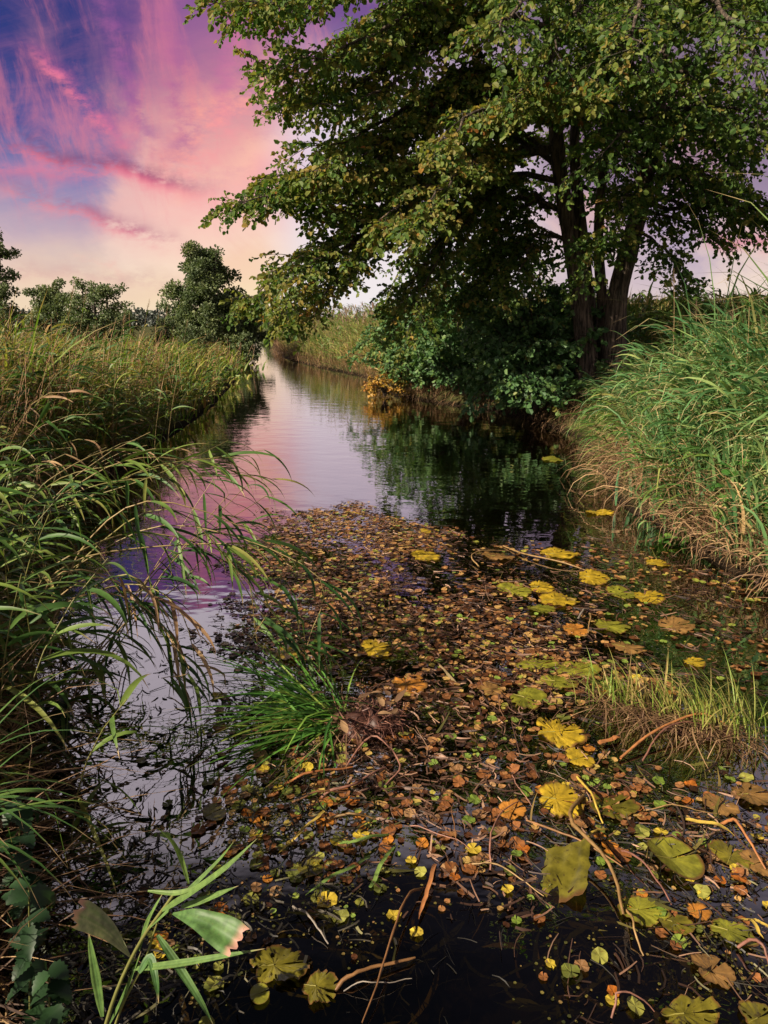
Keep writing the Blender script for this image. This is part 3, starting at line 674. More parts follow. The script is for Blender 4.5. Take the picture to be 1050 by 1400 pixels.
ribbons(g, p[i_]+[0, 0, 1.]*(h[i_][:, None]*zz)*np.interp(p[i_][:, 1:2], [8, 12, 18, 40], [1., .95, .7, .6])+rng.normal(0, .03, (m_, 3)), U(0, 6.28, m_), U(-.2, 1.2, m_), U(0, 1, m_), U(.03, .09, m_), .010*sc_[i_], 2, tint=U(.1, .7, m_))
tag(g.build('dead_stalks', STRAW_RED), 'reddish brown seed stalks standing among the meadow grass', 'dead stalks', kind='stuff')
# dead stalks and thatch that hang to the water below the reeds
g = Geo()
n = 5200; Y = 1.3*(9/1.3)**rng.random(n); X = left(Y)+U(-.9, .08, n)
p = np.stack([X, Y, np.maximum(land(X, Y), -.02)+U(0, .3, n)*np.clip((left(Y)-X)*2+.3, 0, 1)], 1)
ribbons(g, p, EAST+rng.normal(0, .9, n), U(.1, 1.3, n), U(.4, 2.2, n), U(.2, .75, n), U(.0022, .006, n), 4, roll=rng.normal(0, .8, n), daz=rng.normal(0, .6, n), tint=rng.random(n)**1.4)
tag(g.build('dead_thatch', STRAW), 'brown dead stalks tangled at the foot of the reed bank', 'dead stalks', kind='stuff')

# reeds that stand out one by one
def reed_plant(base, H, laz, lean, nl, LL, LW, label, group, wind=EAST, wspread=.35, tint=.4, stint=.4, plume=False, el=.35, droop=1.6, dead=0., name='reed', cat='reed', t0=.25, srad=.0042, hang=1., bend=1.3):
    base = np.asarray(base, float)
    root = thing(name, tuple(base), label, cat, group)
    gl_ = Geo(); gs_ = Geo()
    pts = reed_mass(gl_, np.zeros((1, 3)), H, laz, lean, nl, LL, LW, tint, wind, wspread, 7, srad=0, el=el, droop=droop, t0=t0, fold=.28, bend=bend)
    tubes(gs_, pts, np.linspace(srad, srad*.4, 7), 5, tint=stint)
    gs_.build('stem', STEMG, root); gl_.build('leaves', REED if dead < .5 else STRAW, root)
    if plume:
        gp = Geo(); k = 70; u = rng.random(k); tipdir = norm(pts[0, -1]-pts[0, -2])
        pp = pts[0, -1]+tipdir*(u[:, None]*.2-.03)
        ribbons(gp, pp, wind+rng.normal(0, 1.2, k), U(.5, 1.4, k), U(.4, 1.6, k), U(.05, .13, k)*(1.15-u), .004, 3, tint=rng.random(k))
        gp.build('plume', PLUME, root)
    return root
# arching over the water from the reed bank: (foot on the bank, height, lean)
GA = 'reeds arching from the bank over the pale water'
for k in range(14):
    Y = random.uniform(3.8, 6.2); X = float(left(Y))+random.uniform(-.3, .2)
    dead = random.random() < .25
    reed_plant((X, Y, max(float(land(X, Y)), -.05)-.02), random.uniform(.9, 1.75), EAST+random.gauss(0, .4), random.uniform(1.1, 1.75), random.randint(7, 10), random.uniform(.24, .36), random.uniform(.014, .022),
               'brown dried reed with withered leaves drooping over the pale water' if dead else 'green reed arching off the bank with long leaves hanging over the pale water',
               GA, tint=random.uniform(.75, 1) if dead else random.uniform(.05, .6), stint=random.uniform(.4, 1), dead=dead, wspread=.5, el=.0, droop=1.35, wind=EAST+.35, bend=random.uniform(.6, 1.2))
# a few long ones that reach to the leaf mat
def reed_path(pts, nl, label, group, tint=.3, LL=.30, LW=.021, dead=0, t0=.3, hang=-.1):
    path = catmull(np.array([P(*q_) for q_ in pts]), 18); base = path[0].copy(); path = path-base
    root = thing('reed', tuple(base), label, 'reed', group)
    g = Geo(); tubes(g, path, np.linspace(.0045, .0016, 18), 5, tint=random.uniform(.5, 1)); g.build('stem', STEMG, root)
    g = Geo(); t = np.clip(np.linspace(t0, 1, nl)+rng.normal(0, .02, nl), 0, .999)*17; i = t.astype(int); f = (t-i)[:, None]
    lp = path[i]*(1-f)+path[np.minimum(i+1, 17)]*f
    ribbons(g, lp, EAST+.35+rng.normal(0, .45, nl), hang+rng.normal(0, .3, nl), U(.7, 1.5, nl), LL*U(.65, 1.2, nl), LW*U(.75, 1.15, nl), 8, roll=rng.normal(0, .5, nl), daz=rng.normal(0, .3, nl), prof='reed', fold=.28, tint=np.clip(tint+rng.normal(0, .14, nl), 0, 1))
    g.build('leaves', STRAW if dead else REED, root)
J = lambda x, y, Y, j=14: (x+random.gauss(0, j), y+random.gauss(0, j), Y+random.gauss(0, .1))
for k in range(6):
    reed_path([J(70, 990, 2.7, 22), J(150, 880, 2.95), J(245, 770, 3.3), J(330, 690, 3.6, 20)], 11, 'straight reed slanting up from the bank foot across the lilac reflection', 'straight reeds slanting across the lilac reflection', random.uniform(.1, .6), .27, .018)
for k in range(5):
    reed_path([J(20, 840, 2.85, 40), J(110, 760, 2.95), J(250, 725, 3.0, 26), J(345, 785, 3.05, 36), J(420, 880, 3.1, 44)], 15, 'long reed arching over and down, its blades hanging along the rim of the leaf mat', 'reeds arching down to the rim of the leaf mat', random.uniform(.1, .55), .31, .021, t0=.4, hang=-.35)
for k in range(7):
    reed_path([J(-10, 740, 3.7, 22), J(80, 680, 3.9), J(200, 640, 4.1), J(335, 640, 4.3, 30)], 12, 'reed stretching out level over the open water below the dark tree reflection', 'reeds stretched level over open water', random.uniform(.2, .7), .34, .022)
for k in range(5):
    dd = k % 3 == 0
    reed_path([J(30, 900, 2.65, 20), J(90, 820, 2.7), J(170, 800, 2.75), J(235, 870, 2.8, 24), J(262, 950, 2.8, 24)], 11, 'withered brown reed bowed down to the lilac reflection' if dd else 'green reed bowed down until its tip blades hang over the lilac reflection', 'withered reeds bowed to the lilac reflection' if dd else 'green reeds bowed to the lilac reflection', .85 if dd else random.uniform(.1, .5), .25, .017, dd, .35, -.6)
# leaning out further up the stream
for k in range(26):
    Y = random.uniform(6, 11.5); X = float(left(Y))+random.uniform(-.6, .1)
    reed_plant((X, Y, max(float(land(X, Y)), -.05)-.02), random.uniform(.9, 1.45), EAST+random.gauss(0, .4), random.uniform(.5, 1.2), 9, .36, .022, 'green reed leaning out from the bank ahead of the dark tree reflection',
               'reeds leaning out by the tree reflection', tint=random.uniform(.2, .7), wspread=.5, el=.3)
# tall blades of the near grass, in front
for k in range(24):
    Y = random.uniform(1.9, 4.2); X = -.5*Y-random.uniform(.0, .45)
    reed_plant((X, Y, float(land(X, Y))-.02), random.uniform(.75, 1.15), EAST+random.gauss(0, .6), random.uniform(.3, .95), 9, .34, .021, 'broad-leaved green reed rising out of the near bank grass',
               'reeds in the near bank grass', tint=random.uniform(.15, .7), wspread=.7, el=.5)
for k in range(14):
    Y = random.uniform(2.2, 3.8); X = -.50*Y-random.uniform(.2, .6)
    reed_plant((X, Y, float(land(X, Y))-.02), random.uniform(.95, 1.3)*(.82+.07*Y), EAST+random.gauss(0, .5), random.uniform(.25, .8), 10, .36, .022, 'tall yellow-green reed at the picture edge standing above the near bank grass',
               'tall yellow-green reeds of the near bank', tint=random.uniform(.5, .8), wspread=.7, el=.5)
# plumed ones against the sky
for i, (x, y, Y, lab) in enumerate([(198, 418, 13, 'plumed dry reed against the cream sky next to the skyline trees'), (222, 428, 12, 'shorter plumed reed beside the meadow skyline gap'), (212, 436, 15, 'thin plumed reed between two taller ones on the skyline'),
                        (92, 400, 9, 'pinkish flowering reed in front of the brighter skyline tree'), (110, 408, 10, 'second pinkish flowering reed before the brighter skyline tree, lower'), (160, 440, 8, 'pale grey-plumed reed bowing before the small skyline tree'), (252, 445, 16, 'reed with a faded plume before the tall grey-green tree'),
                        (30, 440, 7, 'upright green reed before the slender dark skyline tree'), (218, 500, 7.5, 'tall pale-bladed reed upright by the water in front of the meadow'), (236, 508, 7.8, 'upright pale-bladed reed just behind its twin by the water')]):
    t = P(x, y, Y); gz = float(land(t[0], Y)); H = max(t[2]-gz, .7)
    reed_plant((t[0]-.1*H, Y, gz-.02), H, EAST, .3, 9, .3, .02, lab, None, tint=random.uniform(.4, .8), stint=.8, plume=y < 450 and i != 7, wspread=.9, el=.7, droop=1.4)

# ------------------------------------------------------------------ alder bank
def low_tree(p): return np.where(p[:, 1] > 8.6, np.clip(1.-.30*(p[:, 1]-8.6), .34, 1.), 1.)
g = Geo()
p, h, a, t, dr = tufts(330, 15, 4.5, 13.5, 1, .0, WEST-.1, .5)
p[:, 0] += np.interp(p[:, 1], [4, 6, 8, 10, 13.5], [.12, .15, .42, .62, .7])
ok = ~((np.hypot(p[:, 0]-4.25, p[:, 1]-12.7) < .7)); p, h, a, t, dr = p[ok], h[ok], a[ok], t[ok], dr[ok]; d = p[:, 0]-rightx(p[:, 1]); n = len(p)
ht = np.clip(.62+.5*d, .55, 1.35)*low_tree(p)*np.clip(1.3-.04*p[:, 1], .8, 1.2)*np.where(p[:, 1] < 6, .78, 1.)
ribbons(g, p, a, U(1.35, 1.57, n), U(1.0, 2.3, n)+dr*.6, 1.15*h*ht, U(.018, .036, n), 7, roll=rng.normal(0, .35, n), daz=rng.normal(0, .3, n), prof='reed', fold=.2, tint=np.clip(.36+t, 0, 1), pw=2.6)
n = 800; p = sample(n, 4.8, 13, 1, edge=.5)
reed_mass(g, p, U(.8, 1.3, n)*low_tree(p)*np.clip(.75+.3*(p[:, 0]-rightx(p[:, 1])), .7, 1.1), WEST+rng.normal(0, .3, n), U(.4, 1.0, n), 7, .5, .026, U(.1, .7, n), WEST, .4, 5, .6, smat=1)
tag(g.build('canary_grass', [BLUEG, STEMG]), 'long blue-green grass combed by the wind on the alder bank', 'grass', kind='stuff')
g = Geo(); n = 800
Y = 5+3.4*rng.random(n)**.8; X = rightx(Y)+U(-.05, .4, n); p = np.stack([X, Y, np.maximum(land(X, Y), 0)+U(.02, .26, n)], 1)
ribbons(g, p, WEST+rng.normal(-.1, .7, n), U(.3, 1.4, n), U(1.0, 2.6, n), U(.25, .7, n), U(.004, .013, n), 4, roll=rng.normal(0, .6, n), tint=U(.25, 1, n))
n = 900; Y = U(4.1, 5.6, n); X = rightx(Y)+U(-.1, .35, n); p = np.stack([X, Y, np.maximum(land(X, Y), 0)+U(.02, .24, n)], 1)
ribbons(g, p, WEST+rng.normal(-.2, .8, n), U(.2, 1.3, n), U(.6, 2.2, n), U(.12, .42, n), U(.004, .012, n), 5, roll=rng.normal(0, .6, n), daz=rng.normal(0, .5, n), tint=U(.1, .9, n))
n = 2600; Y = 16*(62/16)**rng.random(n); X = rightx(Y)+U(-.15, .3, n); p = np.stack([X, Y, np.maximum(land(X, Y), 0)+U(0, .2, n)], 1)
ribbons(g, p, WEST+rng.normal(-.4, .9, n), U(.2, 1.4, n), U(.3, 1.6, n), U(.25, .6, n)*np.clip(Y/22, .8, 1.6), .014*np.clip(Y/20, .7, 2.5), 3, tint=U(.1, .9, n))
n = 2200; Y = U(11.2, 17.5, n); X = rightx(Y)+U(-.12, .5, n); p = np.stack([X, Y, land(X, Y)+U(.02, .3, n)], 1)
ribbons(g, p, WEST+rng.normal(-.4, .9, n), U(-.2, 1., n), U(.6, 2., n), U(.2, .5, n), U(.004, .01, n), 3, tint=U(.0, .8, n))
tag(g.build('dead_grass', STRAW), 'straw coloured dead grass hanging down the alder bank to the water', 'dead grass', kind='stuff')
for k in range(34):
    Y = random.uniform(5.4, 11.5); X = float(rightx(Y))+random.uniform(.0, .45)
    reed_plant((X, Y, float(land(X, Y))-.02), random.uniform(.7, 1.05)*(1 if Y < 9 else .5), WEST+random.gauss(-.1, .3), random.uniform(.7, 1.4), 9, .5, .019, 'blue-green reed stooping over the dark water from the alder bank',
               'reeds stooping from the alder bank', wind=WEST-.1, wspread=.28, tint=random.uniform(.2, .75), el=.4, droop=1.7)
for x, y, Y, H0, pl, dead, lab in [(928, 388, 7.4, 0, True, 1, 'tall dry plumed reed rising straight out of the bank grass into the sky'), (1030, 400, 6.2, 0, False, 0, 'weedy reed with ragged narrow leaves against the pink sky'), (1005, 432, 6.8, 0, True, 0, 'leaning reed with a small plume at the top of the bank grass'), (955, 425, 9, 0, True, 0, 'short plumed reed showing just above the maize')]:
    t = P(x, y, Y); gz = float(land(t[0], Y)); H = t[2]-gz
    reed_plant((t[0]+.05, Y, gz-.02), H, WEST, .12, 7 if dead else 11, .22, .012, lab, None, wind=WEST, wspread=1.2, tint=.9 if dead else .5, stint=1., plume=pl, dead=dead, el=.9, droop=1.1)

# broad-leaved herbs
HERB = veg('broad_herb_leaves', [(0, (.03, .10, .02)), (.5, (.07, .19, .03)), (.8, (.16, .26, .05)), (1, (.4, .3, .08))], trans=.3, nscale=12., tip=(.3, .2, .08, 1), tip_at=.97, spots=(38., .7, (.25, .16, .05, 1)))
NETT_ = None
def herb(base, n, L, label, tint=.4, wide=.35, el=(.3, 1.3), droop=.9, h=0., name='dock_plant', cat='herb', mat=HERB):
    root = thing(name, tuple(base), label, cat)
    gs_ = Geo(); gl_ = Geo()
    if h:
        st = np.stack([np.linspace(0, .12*h, 6), np.zeros(6), np.linspace(0, h, 6)], 1); tubes(gs_, st, np.linspace(.005, .002, 6), 5, tint=.2); gs_.build('stem', STEMG, root)
        pp = np.stack([np.interp(np.linspace(.2, 1, n), np.linspace(0, 1, 6), st[:, i]) for i in range(3)], 1)
    else: pp = np.zeros((n, 3))+rng.normal(0, .02, (n, 3))*[1, 1, 0]
    ribbons(gl_, pp, U(0, 6.28, n), U(*el, n), U(.5, 1.3, n)*droop, L*U(.6, 1.1, n), L*wide*U(.8, 1.2, n), 12 if mat is NETT_ else 8, prof='toothed' if mat is NETT_ else 'reed', fold=.3, tint=np.clip(tint+rng.normal(0, .15, n), 0, 1), roll=rng.normal(0, .25, n))
    gl_.build('leaves', mat, root); return root
q_ = G(905, 742); herb(q_+[0, 0, .0], 9, .22, 'bright green dock plant growing out of the shallow water by the alder bank', .45, .28)
q_ = G(938, 745); herb(q_, 5, .15, 'small bright dock plant beside the larger one in the shallow water', .5, .28)
for Y, dx, n_, L, h, lab in [(5.9, .02, 18, .16, .34, 'leafy green herb at the bank edge among the hanging straw'), (5.35, .2, 18, .18, .5, 'taller leafy herb with broad leaves near the picture edge on the alder bank'), (5.5, -.02, 16, .15, .26, 'low bluish-green herb drooping over the waterline of the alder bank'), (5.05, .05, 18, .16, .36, 'herb with curling leaves at the lowest corner of the alder bank'), (4.8, .12, 16, .17, .4, 'broad herb cut by the picture edge on the alder bank')]:
    X = float(rightx(Y))+dx; herb((X, Y, max(float(land(X, Y)), 0)), n_, L, lab, .4, .5, (-.3, .8), 1.1, h, 'bank_herb')
# nettles in the shady corner by the reed bank
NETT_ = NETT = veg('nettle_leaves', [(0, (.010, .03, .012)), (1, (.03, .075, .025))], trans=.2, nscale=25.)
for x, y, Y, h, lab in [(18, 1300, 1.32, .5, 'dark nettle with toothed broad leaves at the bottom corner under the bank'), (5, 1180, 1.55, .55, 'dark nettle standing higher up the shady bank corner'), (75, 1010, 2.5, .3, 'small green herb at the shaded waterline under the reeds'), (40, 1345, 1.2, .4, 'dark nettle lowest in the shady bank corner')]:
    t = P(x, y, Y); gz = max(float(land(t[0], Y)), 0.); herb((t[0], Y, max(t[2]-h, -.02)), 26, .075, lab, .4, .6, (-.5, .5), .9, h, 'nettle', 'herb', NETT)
# grass that hangs in from the near corner
for k, (x, y, Y, H, lab) in enumerate([(10, 1060, 1.5, .5, 'bright grass tuft hanging in from the bank over the dark corner'), (0, 1110, 1.35, .45, 'grass tuft with one long blade bending down over the dark corner')]):
    t = P(x, y, Y); g = Geo(); n = 16
    root = thing('grass_tuft', (t[0]-.18, Y, t[2]-.12), lab, 'grass tuft')
    ribbons(g, rng.normal(0, .02, (n, 3)), EAST+rng.normal(.2, .6, n), U(.5, 1.2, n), U(.8, 2.2, n), H*U(.5, 1.1, n), U(.006, .012, n), 8, prof='reed', fold=.2, tint=U(.2, .6, n)); g.build('blades', REED, root)

# ------------------------------------------------------------------ far reed bed and maize
g = Geo(); n = 3000
Y = 18*(85/18)**rng.random(n); e = rightx(Y)+.05+.25*rng.random(n); X = e+rng.random(n)**1.6*np.maximum(.22*Y, 4); p = np.stack([X, Y, land(X, Y)-.02], 1)
patch = hum(X*.35, Y*.22)
reed_mass(g, p, np.where(Y > 26, U(1.5, 2.15, n), U(.8, 1.5, n))*np.clip(.55+.3*(X-e), .6, 1), WEST+rng.normal(0, .6, n), U(.05, .5, n), 7, .45, .04*1., np.clip(.78+.35*patch+rng.normal(0, .1, n), 0, 1), WEST, 1., 3, U(.3, 1, n), srad=.008, el=.9, droop=1.2, t0=.1)
tag(g.build('far_reed_bed', [REED, STEMG]), 'beige and green reeds along the far bend of the stream', 'reeds', kind='stuff')
g = Geo(); n = 2600; Y = 24*(85/24)**rng.random(n); X = rightx(Y)+.1+rng.random(n)*np.maximum(.2*Y, 4); p = np.stack([X, Y, land(X, Y)+U(1.35, 2.05, n)], 1)
ribbons(g, p, WEST+rng.normal(0, 1, n), U(.8, 1.5, n), U(.5, 1.6, n), U(.2, .35, n), U(.03, .06, n), 3, prof='reed', tint=rng.random(n))
tag(g.build('far_reed_plumes', PLUME), 'faded brown plumes topping the far reeds', 'plumes', kind='stuff')
MAIZE = veg('maize_leaves', [(0, (.05, .11, .025)), (.5, (.11, .19, .035)), (.8, (.26, .28, .06)), (1, (.42, .30, .12))], trans=.3, nscale=5., tip=(.4, .26, .1, 1), tip_at=.9)
g = Geo(); n = 1500
row = rng.integers(0, 16, n); Y = 16.5+row*.75+rng.normal(0, .06, n); X = U(3.3, 20, n); X = np.where(X > .62*Y+2, U(3.3, 12, n), X)
p = np.stack([X, Y, land(X, Y)-.02], 1)
reed_mass(g, p, U(1.55, 1.9, n), U(0, 6.28, n), U(0, .15, n), 9, .75, .075, U(.2, .85, n), 0., 2.2, 5, .3, srad=.013, el=1.0, droop=1.9, t0=.1, fold=.25)
n2 = n*5; i = np.repeat(np.arange(n), 5); ribbons(g, p[i]+[0, 0, 1.72]+rng.normal(0, .05, (n2, 3)), U(0, 6.28, n2), U(.8, 1.5, n2), U(0, .6, n2), U(.2, .36, n2), .014, 3, tint=.95, mat=0)
tag(g.build('maize_field', [MAIZE, STEMG]), 'green tasselled maize standing behind the alder bank', 'maize', kind='stuff')
g = Geo(); n = 900
Y = U(24, 34, n); X = U(.6, 4.5, n)+(Y-24)*-.1; p = np.stack([X, Y, land(X, Y)-.02], 1)
reed_mass(g, p, U(1.5, 2.0, n), U(0, 6.28, n), U(0, .2, n), 8, .7, .07, U(.5, 1., n), 0., 2.2, 4, .4, srad=.012, el=1., droop=1.8, t0=.1)
tag(g.build('yellowing_maize', [MAIZE, STEMG]), 'yellowing maize beyond the alder bushes', 'maize', kind='stuff')
# ------------------------------------------------------------------ the leaf mat and everything afloat
def inpoly(x, y, poly):
    poly = np.array(poly); c = np.zeros(len(x), bool); j = len(poly)-1
    for i in range(len(poly)):
        (xi, yi), (xj, yj) = poly[i], poly[j]
        c ^= ((yi > y) != (yj > y)) & (x < (xj-xi)*(y-yi)/(yj-yi+1e-12)+xi); j = i
    return c
def W2(pts): return [tuple(G(x, y)[:2]) for x, y in pts]
MAT = W2([(470, 692), (540, 698), (600, 735), (640, 790), (760, 850), (850, 900), (830, 1000), (790, 1090), (700, 1180), (600, 1205), (480, 1150), (420, 1090), (360, 1000), (300, 905), (320, 830), (345, 750), (390, 705)])
DARK = W2([(520, 775), (600, 760), (615, 800), (540, 812)])
SIDE = W2([(640, 745), (800, 745), (960, 760), (1040, 830), (1050, 960), (900, 930), (840, 900), (720, 840)])
LOWL = W2([(300, 1060), (420, 1080), (470, 1160), (430, 1290), (300, 1320), (200, 1180), (230, 1110)])
LOWR = W2([(760, 1060), (1050, 1040), (1060, 1400), (900, 1400), (820, 1250), (720, 1130)])
def scatter(poly, n, clump=1.2, thr=-.35, seed=0.):
    a = np.array(poly); lo, hi = a.min(0)-.2, a.max(0)+.2; out = []
    while sum(map(len, out)) < n:
        p = rng.uniform(lo, hi, (n*2, 2)); wx = .16*np.sin(p[:, 1]*5+1.3)+.10*np.sin(p[:, 1]*11+p[:, 0]*7)+rng.normal(0, .11, len(p)); wy = .14*np.sin(p[:, 0]*6)+.10*np.sin(p[:, 0]*13+p[:, 1]*5)+rng.normal(0, .11, len(p))
        ok = inpoly(p[:, 0]+wx, p[:, 1]+wy, poly)
        ok &= hum(p[:, 0]*2.2*clump+seed, p[:, 1]*2.2*clump)+rng.normal(0, .30, len(p)) > thr
        ok &= (p[:, 0] > left(p[:, 1])) & (p[:, 0] < rightx(p[:, 1]))
        out.append(p[ok])
    return np.concatenate(out)[:n]
def disc_pts(k, notch=True):
    an = np.linspace(.16, 2*math.pi-.16, k); r = 1+.05*np.sin(an*3)
    return np.stack([np.cos(an)*r, np.sin(an)*r], 1)
def discs(g, c, r, rot, tilt, tint, cup=.12, k=10):
    n = len(c); d = disc_pts(k); cr, sr = np.cos(rot), np.sin(rot)
    jit = 1+rng.normal(0, .06, (n, k))
    x = (d[None, :, 0]*cr[:, None]-d[None, :, 1]*sr[:, None])*r[:, None]*jit; y = (d[None, :, 0]*sr[:, None]+d[None, :, 1]*cr[:, None])*r[:, None]*jit
    z = tilt[:, 0:1]*x+tilt[:, 1:2]*y+cup*r[:, None]*(.5+.5*np.sin(np.arange(k)*2.1+rot[:, None]*5))
    hub = np.stack([-np.cos(rot)*0, 0*rot, 0*rot], 1)[:, None]
    vv = np.concatenate([hub, np.stack([x, y, z], -1)], 1)+c[:, None]
    b = (np.arange(n)*(k+1))[:, None]
    f = np.concatenate([b+np.array([0, i+1, i+2]) for i in range(k-1)])
    g.add(vv.reshape(-1, 3), f, np.repeat(tint, k+1), np.tile(np.concatenate([[0], np.ones(k)]), n))
PADS = {'copper brown': [(0, (.11, .038, .014)), (1, (.26, .105, .035))], 'pale tan': [(0, (.25, .135, .06)), (1, (.44, .27, .13))], 'orange': [(0, (.34, .10, .015)), (1, (.46, .19, .03))],
        'yellow': [(0, (.42, .30, .03)), (1, (.55, .42, .05))], 'olive green': [(0, (.13, .15, .03)), (1, (.28, .28, .06))], 'fresh green': [(0, (.13, .20, .03)), (1, (.24, .31, .05))]}
PM = {k: veg(k.replace(' ', '_')+'_pad', v, trans=.12, rough=.33, nscale=30., nmix=.55, spec=.5, spots=(70., .62, (.12, .05, .02, 1))) for k, v in PADS.items()}
MIXP = veg('mixed_pads', [(0, (.025, .012, .007)), (.32, (.12, .045, .018)), (.55, (.37, .18, .07)), (.76, (.46, .30, .10)), (.88, (.33, .30, .05)), (1, (.19, .28, .05))], trans=.1, rough=.35, nscale=30., nmix=.5, spec=.5)
DEB = veg('rotting_plant_bits', [(0, (.012, .008, .006)), (.45, (.06, .03, .02)), (.75, (.20, .11, .07)), (1, (.42, .26, .17))], trans=.05, rough=.55, nscale=25., spec=.35)
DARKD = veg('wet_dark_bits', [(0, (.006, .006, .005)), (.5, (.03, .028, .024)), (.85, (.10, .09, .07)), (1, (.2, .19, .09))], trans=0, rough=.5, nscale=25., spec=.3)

c = scatter(MAT, 4700, 1., -.26)
c = c[~inpoly(c[:, 0], c[:, 1], DARK) | (rng.random(len(c)) < .12)]
c = np.concatenate([c, scatter(SIDE, 500, 1.4, .1, 2.), scatter(LOWL, 480, 1.3, -.3, 4.), scatter(LOWR, 460, 1.3, -.3, 1.)])
r = np.clip(rng.normal(.0155, .005, len(c)), .007, .03)
thin = np.clip((c[:, 1]-2.0)/1.2, .55, 1.)                 # the mat opens towards the photographer
keep = rng.random(len(c)) < thin; c, r = c[keep], r[keep]
c3 = np.column_stack([c, U(.002, .008, len(c))]); xx, yy, dep = project(c3)
size = r*r*(F/dep)**2*np.abs(CAM_H/dep)
size[(xx < -10) | (xx > 1060) | (yy > 1410)] = 0
order = np.argsort(-size); top_, rest = order[:300], order[300:]
g = Geo(); n = len(rest); cz = c3[rest]
zone = hum(cz[:, 0]*1.3+1, cz[:, 1]*1.1)
far_ = np.clip((cz[:, 1]-3.6)/1.5, 0, 1)
tint = np.clip(.30+.2*far_+rng.normal(0, .25, n)+np.where(rng.random(n) < .05+.28*(1-far_)*(1+zone), .45, 0), 0, 1)
discs(g, cz, r[rest], U(0, 6.28, n), rng.normal(0, .10, (n, 2)), tint, .14)
tag(g.build('floating_leaf_carpet', MIXP, smooth=False), 'copper, tan and green small round leaves carpeting the stream', 'floating leaves', kind='stuff')
proto = {}
for kname, mt in PM.items():
    for j in range(4):
        g = Geo(); discs(g, np.zeros((1, 3)), np.array([1.]), np.array([.3+j*1.7]), rng.normal(0, .12, (1, 2)), np.array([rng.random()]), .2, 14)
        proto[kname, j] = g.mesh('floating_leaf', mt, False)
names = list(PADS)
for i in top_:
    pr = [.30, .2, .13, .13, .12, .12]
    if xx[i] < 470: pr = [.22, .14, .05, .14, .35, .10]
    kname = names[rng.choice(6, p=np.array(pr)/sum(pr))]
    where = ('among dark wet debris below the reed bank' if xx[i] < 440 else 'at the sparse near edge of the leaf mat' if xx[i] < 720 else 'between the large lily leaves near the alder side')
    o = bpy.data.objects.new('floating_leaf', proto[kname, int(rng.integers(4))]); COL.objects.link(o)
    o.location = c3[i]; o.scale = (r[i]*1.1,)*3; o.rotation_euler = (0, 0, random.uniform(0, 6.28))
    tag(o, f'small round {kname} leaf floating {where}', 'floating leaf', f'{kname} floating leaves {where}')
# rotted bits woven through the mat
def bits(poly, n, L, Wd, tint, clump=1., thr=-.3, seed=0., z=(.001, .007), el=.07, geo=None):
    p = scatter(poly, n, clump, thr, seed); p = np.column_stack([p, U(*z, n)])
    ribbons(geo, p, U(0, 6.28, n), rng.normal(.05, el, n), rng.normal(.05, .25, n), U(*L, n), U(*Wd, n), 3, roll=rng.normal(0, .9, n), daz=rng.normal(0, .9, n), prof='stick', tint=tint(n))
g = Geo()
bits(MAT, 7500, (.02, .09), (.003, .010), lambda n: np.clip(rng.normal(.5, .25, n), 0, 1), geo=g)
bits(SIDE, 1100, (.03, .12), (.002, .008), lambda n: rng.random(n)*.8, 1.4, 0., geo=g)
bits(LOWR, 420, (.03, .13), (.002, .008), lambda n: rng.random(n)**1.3, 1.6, .0, 3., geo=g)
bits(MAT, 900, (.08, .22), (.002, .005), lambda n: rng.random(n)*.9, geo=g)
tag(g.build('rotting_debris', DEB), 'reddish brown rotted plant bits woven through the leaf mat', 'debris', kind='stuff')
g = Geo()
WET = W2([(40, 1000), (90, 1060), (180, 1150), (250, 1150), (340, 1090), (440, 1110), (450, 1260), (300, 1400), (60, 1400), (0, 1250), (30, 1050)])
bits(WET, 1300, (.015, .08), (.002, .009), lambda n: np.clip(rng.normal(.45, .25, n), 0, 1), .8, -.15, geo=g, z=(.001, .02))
OPEN = W2([(110, 880), (300, 880), (320, 1040), (250, 1110), (130, 1090)])
bits(OPEN, 130, (.02, .09), (.003, .008), lambda n: rng.random(n)*.7, 1., -.9, geo=g, z=(.001, .004), el=.05)
bits(LOWR, 420, (.02, .10), (.002, .006), lambda n: rng.random(n)**1.5, 1.6, .0, geo=g)
NEARB = W2([(420, 1200), (700, 1200), (900, 1400), (400, 1400)])
bits(NEARB, 260, (.02, .12), (.0015, .004), lambda n: rng.random(n)*.6, 1., -.2, geo=g, z=(-.03, .003))
tag(g.build('wet_debris', DARKD), 'dark wet plant bits on the shaded water', 'debris', kind='stuff')

# duckweed specks and drowned weed
DUCK = veg('duckweed', [(0, (.025, .03, .008)), (.5, (.08, .08, .018)), (.85, (.17, .14, .035)), (1, (.22, .12, .05))], trans=0, nscale=40.)
g = Geo()
for poly, n, thr, sd in ((MAT, 3200, -.1, 1.), (SIDE, 1800, .0, 2.), (LOWL, 1500, -.1, 3.), (LOWR, 2000, .0, 5.), (WET, 800, .1, 7.)):
    p = scatter(poly, n, 2.6, thr, sd); m_ = len(p); discs(g, np.column_stack([p, U(.001, .003, m_)]), U(.0018, .0055, m_), U(0, 6.28, m_), rng.normal(0, .05, (m_, 2)), rng.random(m_), .1, 6)
tag(g.build('duckweed', DUCK, smooth=False), 'tiny olive duckweed specks between the floating leaves', 'duckweed', kind='stuff')
WEED = veg('drowned_weed', [(0, (.03, .03, .01)), (.6, (.10, .095, .02)), (1, (.20, .13, .045))], trans=.2, nscale=20.)
g = Geo()
